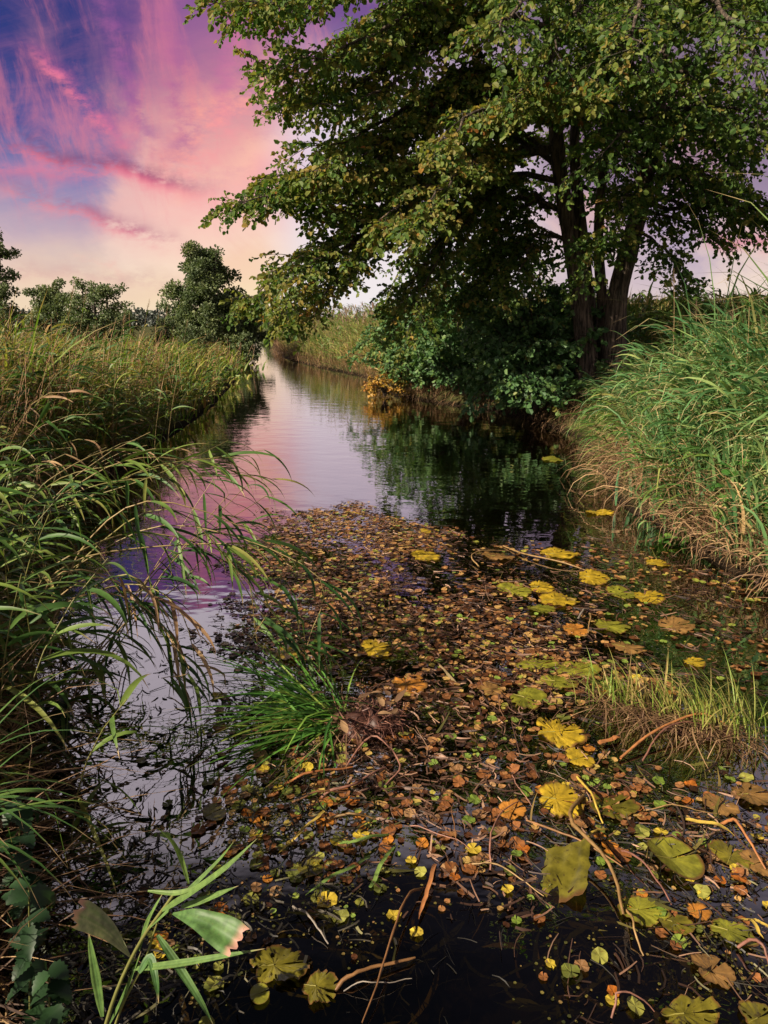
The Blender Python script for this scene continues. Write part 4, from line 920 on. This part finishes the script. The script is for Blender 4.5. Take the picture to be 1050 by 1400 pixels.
for poly, n in ((LOWR, 1500), (LOWL, 900), (SIDE, 900), (NEARB, 160), (MAT, 1200)):
    p = scatter(poly, n, 1.2, -.1, 9.); m_ = len(p); ribbons(g, np.column_stack([p, U(-.14, -.015, m_)]), U(0, 6.28, m_), rng.normal(0, .2, m_), rng.normal(0, .3, m_), U(.04, .22, m_), U(.003, .02, m_), 4, roll=rng.normal(0, .5, m_), daz=rng.normal(0, .8, m_), tint=rng.random(m_), prof='reed')
tag(g.build('drowned_weed', WEED), 'murky olive weed drifting just under the water', 'water weed', kind='stuff')

# large lily leaves, one by one: (x, y, length px, depth px, turn, colour, label)
EDGE = dict(tip=(.13, .065, .02, 1), tip_at=.93)
LILY = {'y': veg('yellow_lily_leaf', [(0, (.36, .25, .022)), (1, (.52, .37, .03))], trans=.15, rough=.3, nscale=24., nmix=.75, spec=.5, **EDGE, spots=(30., .64, (.14, .09, .02, 1))),
        'g': veg('yellow_green_lily_leaf', [(0, (.17, .18, .022)), (1, (.30, .29, .035))], trans=.15, rough=.3, nscale=24., nmix=.75, spec=.5, **EDGE, spots=(30., .62, (.10, .08, .02, 1))),
        'o': veg('orange_lily_leaf', [(0, (.42, .17, .03)), (1, (.50, .24, .05))], trans=.15, rough=.3, nscale=24., nmix=.75, spec=.5, **EDGE, spots=(30., .62, (.12, .05, .02, 1))),
        'd': veg('painted_dim_olive_lily_leaf', [(0, (.09, .085, .012)), (1, (.19, .165, .022))], trans=.12, rough=.3, nscale=24., nmix=.8, spec=.5, **EDGE, spots=(30., .58, (.05, .035, .012, 1))),  # olive darkened in colour to stand in for dim light on near leaves
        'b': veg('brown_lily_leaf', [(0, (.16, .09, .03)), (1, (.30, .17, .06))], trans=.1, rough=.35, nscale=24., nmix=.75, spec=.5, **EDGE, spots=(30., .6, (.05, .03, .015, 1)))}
VEIN = veg('pale_leaf_rib', [(0, (.22, .20, .04)), (1, (.28, .25, .06))], trans=0, nscale=30.)
def lily(x, y, lx, ly, turn, col, label, wav=.12, shape=0, z=.010, fold=0.):
    c = G(x, y, z); dep = float(project(c)[2][0]); mpp = dep/F
    a = lx*mpp/2; fore = (CAM_H-z)/np.linalg.norm(c-[0, 0, CAM_H]); bb = ly*mpp/2/fore
    bb = min(bb, a*1.3)
    na, nr = 61, 5; an = np.linspace(.10, 2*math.pi-.10, na); ph = random.uniform(0, 6)
    out_ = 1+.06*np.sin(an*2+ph)+.04*np.sin(an*5+ph*2)+.03*np.sin(an*13+ph)-.22*np.exp(-((an-1.2-ph*.6)/.16)**2)-.14*np.exp(-((an-2.6-ph*.5)/.10)**2)
    if shape == 1: out_ = out_*(.80+.25*np.abs(np.cos(an)))           # arrow-shaped
    if shape == 2: out_ = 1+.03*np.sin(an*2+ph)                       # round and whole
    vv = [[-.25, 0, 0]]; al = [0]
    for q in range(1, nr+1):
        f = q/nr; rr = f*out_
        zz = wav*a*f**1.6*(np.sin(an*2+ph)*.55+np.sin(an*5+ph*3)*.25)+wav*.25*a*rng.normal(0, 1, na)*f
        X = -.25*(1-f)+rr*np.cos(an); Yc = rr*np.sin(an)
        if fold: zz = zz+np.maximum(0, -X-.25)*a*fold
        vv += list(np.stack([X, Yc, zz/a], 1)); al += [f]*na
    vv = np.array(vv)*[a, bb, a]
    tl_ = rng.normal(0, .04, 2) if shape != 2 else (0, 0); vv[:, 2] += tl_[0]*vv[:, 0]+tl_[1]*vv[:, 1]
    fc = [[0, 1+i, 2+i] for i in range(na-1)]
    qd = [[1+(q-1)*na+i, 1+q*na+i, 2+q*na+i, 2+(q-1)*na+i] for q in range(1, nr) for i in range(na-1)]
    ct, st = math.cos(turn), math.sin(turn)
    vv = vv@np.array([[ct, st, 0], [-st, ct, 0], [0, 0, 1]])
    g = Geo(); tt = random.random()*.5+.1; rib = np.where(np.arange(na) % 6 == 0, .22, 0.)+rng.normal(0, .06, na); g.add(vv, np.array(fc), np.clip(np.concatenate([[tt], np.tile(tt+rib, nr)]), 0, 1), np.array(al)); qd = np.array(qd); mid_ = vv[qd].mean(1); hol = hum(mid_[:, 0]*60+x, mid_[:, 1]*60+y)+.35*hum(mid_[:, 0]*150, mid_[:, 1]*150+x) > (.52 if shape != 2 else .72); ring_ = np.repeat(np.arange(1, nr), na-1); qd = qd[~(hol & (ring_ >= 2))]; g.f.append(qd); g.m.append(np.zeros(len(qd), np.int32))
    o = g.build('lily_leaf', LILY[col]); o.location = c; tag(o, label, 'lily leaf')
    gv = Geo()                                                         # raised midrib
    k = 9; tline = np.linspace(-.25, .92, k); idx = na//2
    # follow the blade's own surface half way round from the notch
    ring = [vv[0]]+[vv[1+(q-1)*na+0]*.0+(vv[1+(q-1)*na+idx]) for q in range(1, nr+1)]
    ring = np.array(ring)+[0, 0, .0015]
    tubes(gv, ring, np.linspace(.0024, .0008, len(ring))*min(1, a/.09), 5); rb = gv.build('midrib', VEIN, o)
    return o
for a_ in [
 (515, 886, 42, 26, .2, 'y', 'crumpled yellow lily leaf lying alone in the middle of the copper leaf mat'),
 (583, 760, 42, 13, .1, 'y', 'small yellow lily leaf at the far edge of the mat by the alder reflection'),
 (582, 726, 16, 9, .0, 'y', 'tiny bright yellow lily leaf furthest out before the alder reflection'),
 (703, 806, 42, 22, .5, 'g', 'yellow-green lily leaf at the far side of the golden cluster'),
 (740, 803, 36, 17, -.3, 'y', 'clear yellow lily leaf behind the long golden one'),
 (765, 820, 58, 16, .15, 'y', 'long golden lily leaf lying across the middle of the yellow cluster'),
 (765, 757, 56, 15, -.2, 'y', 'long yellow lily leaf on dark water beside the floating stalk'),
 (812, 790, 44, 17, -.5, 'y', 'yellow lily leaf touching the end of the long floating stalk'),
 (850, 810, 36, 17, .6, 'g', 'yellow-green lily leaf between two yellow ones beyond the floating stalk'),
 (888, 816, 40, 16, -.1, 'y', 'yellow lily leaf closest to the alder bank'),
 (835, 855, 44, 20, .3, 'g', 'yellow-green lily leaf on dark water in front of the yellow cluster'),
 (786, 860, 32, 18, .1, 'o', 'red-orange lily leaf beside small copper pads'),
 (740, 832, 40, 12, .0, 'g', 'narrow olive lily leaf half hidden before the long golden one'),
 (735, 908, 60, 14, .2, 'g', 'long olive lily leaf at the far side of the sedge clump'),
 (790, 915, 60, 22, .3, 'g', 'yellow-green lily leaf beside the thin upright sedge blades'),
 (765, 932, 50, 18, -.3, 'g', 'ragged green lily leaf lapping over the olive one near the sedge'),
 (722, 955, 46, 32, -.6, 'g', 'pointed yellow-green lily leaf tilted on the leaf mat', .16),
 (766, 1000, 62, 44, .1, 'y', 'broad golden-brown lily leaf with a frilled edge and curled stalk', .18),
 (793, 1036, 36, 28, .4, 'y', 'small yellow lily leaf tucked below the frilled golden-brown one'),
 (768, 1094, 64, 44, -.3, 'y', 'broad gold lily leaf at the head of the thick bent stalk', .16),
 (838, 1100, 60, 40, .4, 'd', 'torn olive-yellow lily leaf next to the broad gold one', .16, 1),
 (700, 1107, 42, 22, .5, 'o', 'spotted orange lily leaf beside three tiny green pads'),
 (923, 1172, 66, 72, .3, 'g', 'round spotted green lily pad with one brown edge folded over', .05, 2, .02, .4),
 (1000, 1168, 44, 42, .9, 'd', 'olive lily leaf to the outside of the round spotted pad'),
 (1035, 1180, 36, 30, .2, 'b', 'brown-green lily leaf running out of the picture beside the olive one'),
 (880, 1243, 66, 36, .1, 'g', 'shiny yellow-green lily leaf under the pink-brown root'),
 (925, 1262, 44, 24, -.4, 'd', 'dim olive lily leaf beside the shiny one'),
 (1003, 1275, 60, 30, -.5, 'g', 'bright green lily leaf with a straight edge near the yellow blades', .1, 1),
 (955, 1245, 30, 22, .2, 'o', 'orange-brown lily leaf scrap between two green leaves'),
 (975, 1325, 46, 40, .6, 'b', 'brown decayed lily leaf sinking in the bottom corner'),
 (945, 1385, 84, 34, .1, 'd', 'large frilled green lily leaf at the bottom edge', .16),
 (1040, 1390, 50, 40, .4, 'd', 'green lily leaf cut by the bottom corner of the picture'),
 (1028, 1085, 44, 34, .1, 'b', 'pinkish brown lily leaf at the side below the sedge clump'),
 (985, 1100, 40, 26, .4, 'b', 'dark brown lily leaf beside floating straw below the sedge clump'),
 (560, 935, 46, 26, .2, 'o', 'orange-brown disintegrating lily leaf behind the root clump', .2),
 (395, 892, 44, 22, .1, 'y', 'dull yellow lily leaf under the tips of the long reeds'),
 (682, 760, 44, 12, .1, 'b', 'brownish lily leaf at the start of the floating stalk'),
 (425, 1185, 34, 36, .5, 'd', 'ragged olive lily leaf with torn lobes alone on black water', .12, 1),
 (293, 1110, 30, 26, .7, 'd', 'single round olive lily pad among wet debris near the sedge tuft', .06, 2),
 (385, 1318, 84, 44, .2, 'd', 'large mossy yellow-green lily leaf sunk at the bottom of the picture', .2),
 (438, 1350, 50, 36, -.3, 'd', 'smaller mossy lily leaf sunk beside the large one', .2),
 (355, 1358, 26, 26, .4, 'g', 'neat round green pad beside the sunken mossy leaf', .05, 2),
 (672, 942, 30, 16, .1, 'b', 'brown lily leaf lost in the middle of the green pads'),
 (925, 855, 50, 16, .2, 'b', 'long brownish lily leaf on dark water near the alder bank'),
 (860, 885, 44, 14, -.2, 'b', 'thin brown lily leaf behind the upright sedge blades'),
 (950, 905, 30, 12, .2, 'y', 'small yellow lily leaf beyond the sedge clump'),
 (900, 770, 36, 9, .1, 'y', 'flat yellow lily leaf in front of the dock plants'),
 (820, 700, 40, 7, .0, 'y', 'flat yellowing lily leaf far along the alder bank'),
 (755, 628, 30, 6, .0, 'g', 'farthest lily leaf, olive, in the shade of the bushes'),
]: lily(*a_)
# the sunken upright leaf
g = Geo(); na, nb = 10, 12
c0 = G(776, 1160); c1 = G(770, 1235); vv = []; al = []
for i in range(nb):
    f = i/(nb-1); c = c0*(1-f)+c1*f
    for j in range(na):
        s_ = j/(na-1)*2-1; ww = .074*(1-.18*f**4)+.003*math.sin(f*17)+.003*math.sin(f*31)
        vv.append([c[0]+s_*ww, c[1], .014+.016*s_+.010*abs(s_)+.006*math.sin(f*6+s_*2)-.010*f+.004*math.sin(s_*9+f*3)]); al.append(f)
vv = np.array(vv); i = (np.arange(nb-1)[:, None]*na+np.arange(na-1)[None]).ravel()
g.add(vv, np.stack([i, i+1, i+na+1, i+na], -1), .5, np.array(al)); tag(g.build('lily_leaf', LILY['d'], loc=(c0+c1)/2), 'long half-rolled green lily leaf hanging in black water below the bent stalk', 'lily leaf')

# stalks and sticks: pixels traced to the water level, each at its own height
STK = {'tan': veg('tan_stalk', [(0, (.20, .12, .045)), (1, (.32, .21, .09))], trans=0, nscale=30., nmix=.6), 'pink': veg('pink_brown_root', [(0, (.17, .075, .055)), (1, (.30, .15, .11))], trans=0, nscale=30., nmix=.6),
       'brown': veg('brown_stalk', [(0, (.16, .075, .03)), (1, (.28, .15, .06))], trans=0, nscale=30., nmix=.6), 'green': veg('fallen_green_blade', [(0, (.14, .24, .05)), (1, (.25, .34, .09))], trans=.15, nscale=20.),
       'yellow': veg('yellow_stalk', [(0, (.42, .30, .05)), (1, (.52, .38, .08))], trans=0, nscale=30., nmix=.6), 'orange': veg('orange_stalk', [(0, (.32, .12, .04)), (1, (.4, .18, .07))], trans=0, nscale=30., nmix=.5), 'grey': veg('grey_stick', [(0, (.14, .12, .10)), (1, (.24, .21, .18))], trans=0, nscale=30., nmix=.6)}
def stalk(pts, wpx, col, label, arch=.02, blade=False, cat='stalk', name='floating_stalk', z0=.008):
    k = 14; q = np.array([G(x, y, z0) for x, y in pts]); path = catmull(q, k)
    u = np.linspace(0, 1, k); path[:, 2] += arch*np.sin(u*math.pi)
    dep = float(project(path[k//2])[2][0]); r_ = wpx*(.95 if blade else .62)*dep/F/2
    arch *= .6; x0 = pts[0][0]
    path[:, 2] += .005*np.sin(u*8+x0)-.002
    path += np.cumsum(rng.normal(0, .0022, path.shape), 0)*[1, 1, .3]
    g = Geo()
    if blade:
        t = norm(np.gradient(path, axis=0)); sd_ = norm(np.cross(t, [0, 0, 1])); w_ = (r_*np.interp(u, [0, .1, .8, 1], [.7, 1, .9, .15]))[:, None]
        vv = np.stack([path-sd_*w_+[0, 0, r_*.25], path, path+sd_*w_+[0, 0, r_*.3]], 1).reshape(-1, 3)
        b_ = (np.arange(k-1)[:, None]*3+np.arange(2)[None]).ravel(); g.add(vv, np.stack([b_, b_+1, b_+4, b_+3], -1), random.random(), np.repeat(u, 3))
    else: tubes(g, path, r_*np.interp(u, [0, .5, 1], [1, .95, .55])*(1+.10*np.sin(u*37+x0)+.06*np.sin(u*91)), 6, tint=random.random(), rough=.08)
    tag(g.build(name, STK[col], loc=path[k//2]), label, cat)
for a_ in [
 ([(578, 1212), (560, 1235), (541, 1285), (522, 1335), (492, 1402)], 6, 'brown', 'long brown curved stalk sweeping down to the bottom edge over black water', .05),
 ([(596, 1180), (587, 1215), (571, 1262)], 6, 'orange', 'short orange reed piece pointing down beside the brown curved stalk', .02, True),
 ([(443, 1118), (480, 1119), (520, 1118)], 6, 'tan', 'straight straw piece lying crosswise below the sedge tuft'),
 ([(462, 1153), (500, 1156), (542, 1140)], 7, 'green', 'fresh green blade lying crosswise on black water', .02, True),
 ([(506, 1212), (522, 1180), (538, 1148)], 6, 'green', 'pale green cut blade standing off the crosswise one', .02, True),
 ([(505, 1172), (470, 1193), (415, 1226)], 6, 'green', 'green-to-brown blade slanting across black water', .01, True),
 ([(450, 1100), (430, 1130), (384, 1166)], 5, 'yellow', 'yellowed sedge blade sliding from the tuft into black water', .02, True),
 ([(400, 1238), (425, 1265), (457, 1298)], 6, 'grey', 'grey broken stick lying near the sunken mossy leaf'),
 ([(458, 1352), (500, 1335), (566, 1310)], 9, 'brown', 'thick brown stick at the bottom between the sunken leaf and the curved stalk'),
 ([(470, 1352), (510, 1350), (560, 1335)], 3, 'grey', 'thin pale stick under the thick brown one'),
 ([(672, 1188), (673, 1160), (686, 1128), (716, 1096)], 4, 'pink', 'pink root curving up beside the orange spotted leaf', .05),
 ([(640, 1180), (690, 1193), (741, 1222)], 4, 'tan', 'thin tan stem running into black water below the mat'),
 ([(798, 1088), (782, 1125), (783, 1150), (815, 1180), (840, 1215), (852, 1248)], 10, 'tan', 'thick bent tan stalk under the broad gold lily leaf', .07),
 ([(852, 1240), (868, 1275), (887, 1308)], 6, 'tan', 'straight thin tan stalk continuing past the thick bent one', .03),
 ([(720, 1120), (780, 1152), (862, 1187)], 5, 'brown', 'brown stem crossing beneath the thick bent stalk', .02),
 ([(788, 1062), (808, 1095), (832, 1128)], 6, 'yellow', 'yellow stem pointing at the torn olive leaf', .03),
 ([(798, 1160), (815, 1148), (834, 1136)], 6, 'yellow', 'short yellow stem across the thick bent stalk', .04),
 ([(848, 1162), (880, 1192), (916, 1234)], 5, 'pink', 'pinkish brown root slanting under the round spotted pad', .03),
 ([(878, 1106), (930, 1107), (985, 1112)], 3, 'tan', 'thin straw floating level below the sedge clump'),
 ([(938, 1122), (970, 1132), (1003, 1142)], 8, 'yellow', 'broad yellow blade lying beyond the round spotted pad', .02, True),
 ([(986, 1126), (1008, 1150), (1050, 1195)], 7, 'orange', 'pink-orange stem sloping out of the picture past the olive leaf', .06),
 ([(836, 1390), (850, 1374), (892, 1378)], 5, 'pink', 'small hooked pinkish stem on black water at the bottom', .06),
 ([(1008, 1294), (1030, 1305), (1056, 1326)], 8, 'pink', 'stout pink stem entering from the side in the bottom corner', .05),
 ([(1010, 1252), (1025, 1268), (1040, 1280)], 6, 'yellow', 'yellow-green blade nearest the bright green leaf', .02, True),
 ([(1025, 1258), (1038, 1268), (1056, 1280)], 6, 'yellow', 'outer one of two short yellow-green blades side by side', .02, True),
 ([(688, 746), (720, 760), (770, 772), (800, 778)], 4, 'tan', 'long tan stalk floating between yellow leaves on the dark reflection'),
 ([(655, 775), (644, 765), (655, 757), (690, 752)], 3, 'tan', 'curled tan stalk end at the start of the floating stalk', .03),
 ([(806, 840), (810, 850), (807, 866)], 4, 'tan', 'little hooked stem sticking up next to the red-orange leaf', .04),
 ([(790, 845), (800, 838), (806, 832)], 5, 'grey', 'short white broken reed tip above the red-orange leaf', .02),
 ([(850, 1038), (900, 1010), (960, 990), (1010, 1000)], 6, 'orange', 'long orange straw arching out of the sedge clump to the water', .06),
 ([(880, 1040), (920, 1008), (975, 996)], 4, 'pink', 'pinkish straw beside the long orange one at the sedge clump', .07),
 ([(818, 1018), (835, 1014), (847, 1008)], 8, 'orange', 'split orange leaf tip floating between gold leaf and sedge clump', .01, True),
 ([(470, 1050), (510, 1020), (545, 1055), (525, 1075)], 5, 'pink', 'looped pink root beside the root clump', .05),
 ([(440, 1090), (480, 1080), (530, 1050)], 6, 'pink', 'pink-brown root leading from the sedge tuft to the root clump', .03),
 ([(388, 1070), (430, 1062), (480, 1050)], 6, 'orange', 'orange sedge straw under the tuft', .02),
 ([(400, 1095), (440, 1088), (478, 1082)], 5, 'brown', 'brown sedge straw below the orange one', .02),
 ([(700, 1060), (712, 1085), (727, 1100)], 2.5, 'pink', 'hair-thin pink root in the sparse mat'),
 ([(560, 1130), (600, 1145), (640, 1160)], 3, 'pink', 'thin pink root at the near edge of the mat', .02),
 ([(625, 1150), (620, 1120), (632, 1090)], 2.5, 'brown', 'thin brown stem among the sparse round leaves', .03),
 ([(2, 1340), (10, 1375), (4, 1402)], 8, 'tan', 'forked pale stalk in the bottom corner under the nettles', .04),
 ([(330, 1010), (300, 1030), (270, 1042)], 5, 'brown', 'dark brown reed piece floating on the lilac reflection', .005),
 ([(175, 905), (165, 950), (150, 990)], 3, 'brown', 'thin dead stem standing in the lilac reflection', .03),
 ([(120, 1010), (150, 1000), (190, 1015)], 3, 'grey', 'thin dark stick floating near the reed bank foot', .01),
 ([(455, 790), (485, 800), (500, 790)], 2.5, 'green', 'short green blade lying on the copper mat', .02, True),
 ([(470, 700), (485, 702), (505, 704)], 3, 'yellow', 'narrow yellow blade at the far tip of the mat', .005, True),
]: stalk(*a_)

# ------------------------------------------------------------------ sedge tufts and the root clump
SEDGE = veg('sedge_blades', [(0, (.06, .19, .035)), (.5, (.13, .32, .05)), (.75, (.26, .34, .06)), (.88, (.42, .38, .12)), (1, (.50, .36, .16))], trans=.3, nscale=9., tip=(.4, .3, .1, 1), tip_at=.92)
ROOTM = veg('fibrous_roots', [(0, (.03, .014, .011)), (.6, (.15, .062, .045)), (1, (.30, .15, .11))], trans=0, nscale=60.)
b0 = G(462, 985)
root = thing('sedge_tuft', tuple(b0), 'bright green sedge tuft fanned out over the lilac water in front of the reeds', 'sedge')
g = Geo(); n = 200
ribbons(g, rng.normal(0, .05, (n, 3))*[1, 1, .3], WEST+rng.normal(-.15, .55, n), U(.0, .75, n), U(.2, 1.1, n), U(.30, .85, n), U(.007, .012, n), 9, roll=rng.normal(0, .4, n), daz=rng.normal(0, .3, n), prof='reed', fold=.3, tint=U(0, .75, n))
g.build('blades', SEDGE, root)
g = Geo(); n = 55
ribbons(g, rng.normal(0, .06, (n, 3))*[1, 1, .2], WEST+rng.normal(-.6, 1.3, n), U(-.05, .4, n), U(.1, .6, n), U(.2, .5, n), U(.004, .008, n), 6, daz=rng.normal(0, .6, n), tint=U(.3, 1, n))
g.build('dead_blades', STRAW, root)
c0 = G(505, 985, .03)
root = thing('root_clump', tuple(c0), 'reddish brown clump of matted roots beside the green sedge tuft', 'root clump')
g = Geo(); nu, nv = 22, 12
th = np.linspace(0, 2*math.pi, nu, endpoint=False); fz = np.linspace(0, math.pi/2, nv)
vv = np.array([[math.cos(t)*math.cos(f)*.13*(1+.28*math.sin(3*t+f*4)+.12*random.gauss(0, 1)), math.sin(t)*math.cos(f)*.10*(1+.25*math.sin(5*t)+.1*random.gauss(0, 1)), -.05+.09*math.sin(f)*(1+.25*math.sin(4*t))] for f in fz for t in th])
i = np.arange(nv-1)[:, None]*nu; j = np.arange(nu)[None]
g.add(vv, np.stack([i+j, i+(j+1) % nu, i+nu+(j+1) % nu, i+nu+j], -1).reshape(-1, 4), .12, 0); g.build('mud_core', ROOTM, root)
g = Geo(); n = 520; u = rng.normal(0, 1, (n, 3)); u[:, 2] = np.abs(u[:, 2]); u = norm(u)
ribbons(g, u*[.13, .10, .05]-[0, 0, .02], U(0, 6.28, n), U(-.4, .8, n), U(0, 1.8, n), U(.04, .20, n), U(.002, .005, n), 5, daz=rng.normal(0, 1.2, n), roll=rng.normal(0, .8, n), tint=rng.random(n)); g.build('roots', ROOTM, root)
g = Geo(); n = 14; ribbons(g, rng.normal(0, .1, (n, 3))*[1, .7, .1]+[0, 0, .08], U(0, 6.28, n), U(-.2, .5, n), U(0, .8, n), U(.06, .1, n), U(.02, .035, n), 5, prof='reed', fold=.3, tint=U(.2, .9, n)); g.build('withered_leaves', STRAW, root)
# long sedge clump near the alder side
A, B = G(815, 955), G(1035, 1010)
root = thing('sedge_clump', tuple((A+B)/2), 'long low sedge clump with upright yellow-green blades above drooping brown thatch', 'sedge')
mid = (A+B)/2
g = Geo(); n = 340; t = rng.random(n); p = A+(B-A)*t[:, None]+rng.normal(0, .045, (n, 3))*[1, 1, 0]-mid
ribbons(g, p, WEST+rng.normal(.1, .9, n), U(1.0, 1.5, n), U(.2, 1.1, n), U(.14, .36, n)*(.75+.4*t), U(.004, .007, n), 6, roll=rng.normal(0, .4, n), tint=U(.62, 1, n), prof='reed', fold=.2); g.build('blades', SEDGE, root)
g = Geo(); n = 330; t = rng.random(n); p = A+(B-A)*t[:, None]+np.column_stack([rng.normal(0, .05, n), rng.normal(-.02, .05, n), U(.0, .04, n)])-mid
ribbons(g, p, math.pi+rng.normal(.5, .8, n), U(-.15, .35, n), U(.1, .7, n), U(.12, .42, n), U(.003, .006, n), 6, daz=rng.normal(0, .5, n), tint=np.clip(rng.normal(.35, .25, n), 0, 1)); g.build('thatch', STRAW, root)
g = Geo(); nu = 20; tt = np.linspace(0, 1, nu)
rows = []
for f in np.linspace(0, math.pi, 9):
    rows.append(np.stack([A[0]+(B[0]-A[0])*tt-mid[0], A[1]+(B[1]-A[1])*tt-mid[1]-.12*math.cos(f)*(.5+np.sin(tt*math.pi)), -.03+.045*math.sin(f)*np.sin(tt*math.pi)**.5+.01*rng.normal(0, 1, nu)], 1))
vv = np.array(rows).reshape(-1, 3); i = (np.arange(8)[:, None]*nu+np.arange(nu-1)[None]).ravel(); g.add(vv, np.stack([i, i+1, i+nu+1, i+nu], -1), .05); g.build('mud_core', ROOTM, root)

# ------------------------------------------------------------------ the broken reed at the photographer's feet
def Q(x, y, dist):                      # a point a given distance along the sight line
    d = ray(x, y); return np.array([0, 0, CAM_H])+d*dist
base = Q(120, 1540, .66)
root = thing('broken_reed', tuple(base), 'broken reed close to the camera with torn brown-ended leaves', 'reed')
BRK = veg('torn_reed_leaf', [(0, (.07, .15, .04)), (.5, (.14, .22, .08)), (1, (.27, .28, .17))], trans=.15, nscale=160., nmix=.55, spots=(300., .64, (.12, .08, .04, 1)), tip=(.50, .27, .2, 1), tip_at=.975)
GRN = veg('whole_reed_leaf', [(0, (.05, .13, .035)), (1, (.15, .235, .06))], trans=.2, nscale=160., nmix=.5, tip=(.4, .3, .15, 1), tip_at=.97)
def qline(pts): return catmull(np.array([Q(*p) for p in pts]), 16)-base
for pts, wpx in [([(120, 1540, .66), (145, 1400, .64), (185, 1300, .62), (238, 1222, .60)], 6.5), ([(128, 1540, .67), (158, 1400, .65), (195, 1320, .63), (215, 1262, .62)], 4.5)]:
    g = Geo(); path = qline(pts); tubes(g, path, wpx*.62/F/2*np.linspace(1, .6, 16), 7, tint=.25); g.build('stem', STEMG, root)
def qblade(pts, wpx, mat, prof, tint, up=(0, -.5, .9), name='leaf'):
    path = qline(pts); k = 16; u = np.linspace(0, 1, k); t = norm(np.gradient(path, axis=0))
    sd_ = norm(np.cross(t, np.array(up))); w_ = (wpx*.62/F/2*np.interp(u, *PROF[prof]))[:, None]; nn = np.cross(sd_, t)
    M = 11; across = np.linspace(-1, 1, M)                             # lengthwise veins, and a ragged end where it tore
    rag = rng.normal(0, .0028, M) if prof == 'torn' else np.zeros(M)
    vv = path[:, None]+sd_[:, None]*w_[:, None]*across[None, :, None]+nn[:, None]*w_[:, None]*(.24*np.abs(across)+.05*np.sin(across*9+wpx))[None, :, None]
    vv = vv+t[:, None]*(rag[None, :, None]*(u[:, None, None]**6))+nn[:, None]*w_[:, None]*(.14*np.sin(u*11+wpx))[:, None, None]*across[None, :, None]
    tt = np.clip(tint+np.tile(rng.normal(0, .13, M), (k, 1))+rng.normal(0, .03, (k, M)), 0, 1)
    b_ = (np.arange(k-1)[:, None]*M+np.arange(M-1)[None]).ravel()
    g = Geo(); g.add(vv.reshape(-1, 3), np.stack([b_, b_+1, b_+M+1, b_+M], -1), tt.ravel(), np.repeat(u, M)+np.tile(rag*4, k)); return g.build(name, mat, root)
qblade([(178, 1308, .63), (150, 1275, .62), (125, 1258, .61), (103, 1250, .60)], 36, BRK, 'torn', .95)['label'] = 'pale upturned leaf with a torn pink edge'
qblade([(236, 1249, .60), (268, 1256, .58), (300, 1272, .57), (328, 1290, .56)], 40, BRK, 'torn', .05)['label'] = 'dark green leaf ending in a brown torn edge'
for pts, w_, tn in [([(181, 1325, .63), (240, 1318, .60), (300, 1308, .58), (362, 1297, .56)], 12, .6), ([(140, 1390, .64), (132, 1340, .64), (125, 1300, .64), (121, 1274, .64)], 16, .45),
                    ([(215, 1278, .62), (242, 1318, .61), (272, 1365, .60), (292, 1402, .6)], 14, .2), ([(190, 1330, .62), (205, 1310, .62), (213, 1340, .61), (217, 1372, .61)], 15, .1),
                    ([(222, 1245, .60), (262, 1220, .58), (310, 1185, .56), (352, 1146, .55)], 12, .7), ([(205, 1268, .61), (250, 1225, .60), (300, 1175, .59), (320, 1150, .58)], 8, .5),
                    ([(258, 1208, .60), (248, 1175, .59), (235, 1150, .58), (215, 1132, .57)], 8, .9), ([(248, 1240, .60), (275, 1232, .59), (300, 1222, .58), (326, 1211, .57)], 12, .55),
                    ([(190, 1300, .62), (200, 1265, .62), (212, 1240, .61), (222, 1222, .61)], 8, .6), ([(202, 1218, .60), (240, 1221, .59), (270, 1213, .58), (301, 1204, .57)], 8, .95),
                    ([(150, 1400, .65), (170, 1360, .64), (182, 1330, .63), (193, 1300, .62)], 8, .4)]:
    qblade(pts, w_*.82, GRN, 'reed', tn)
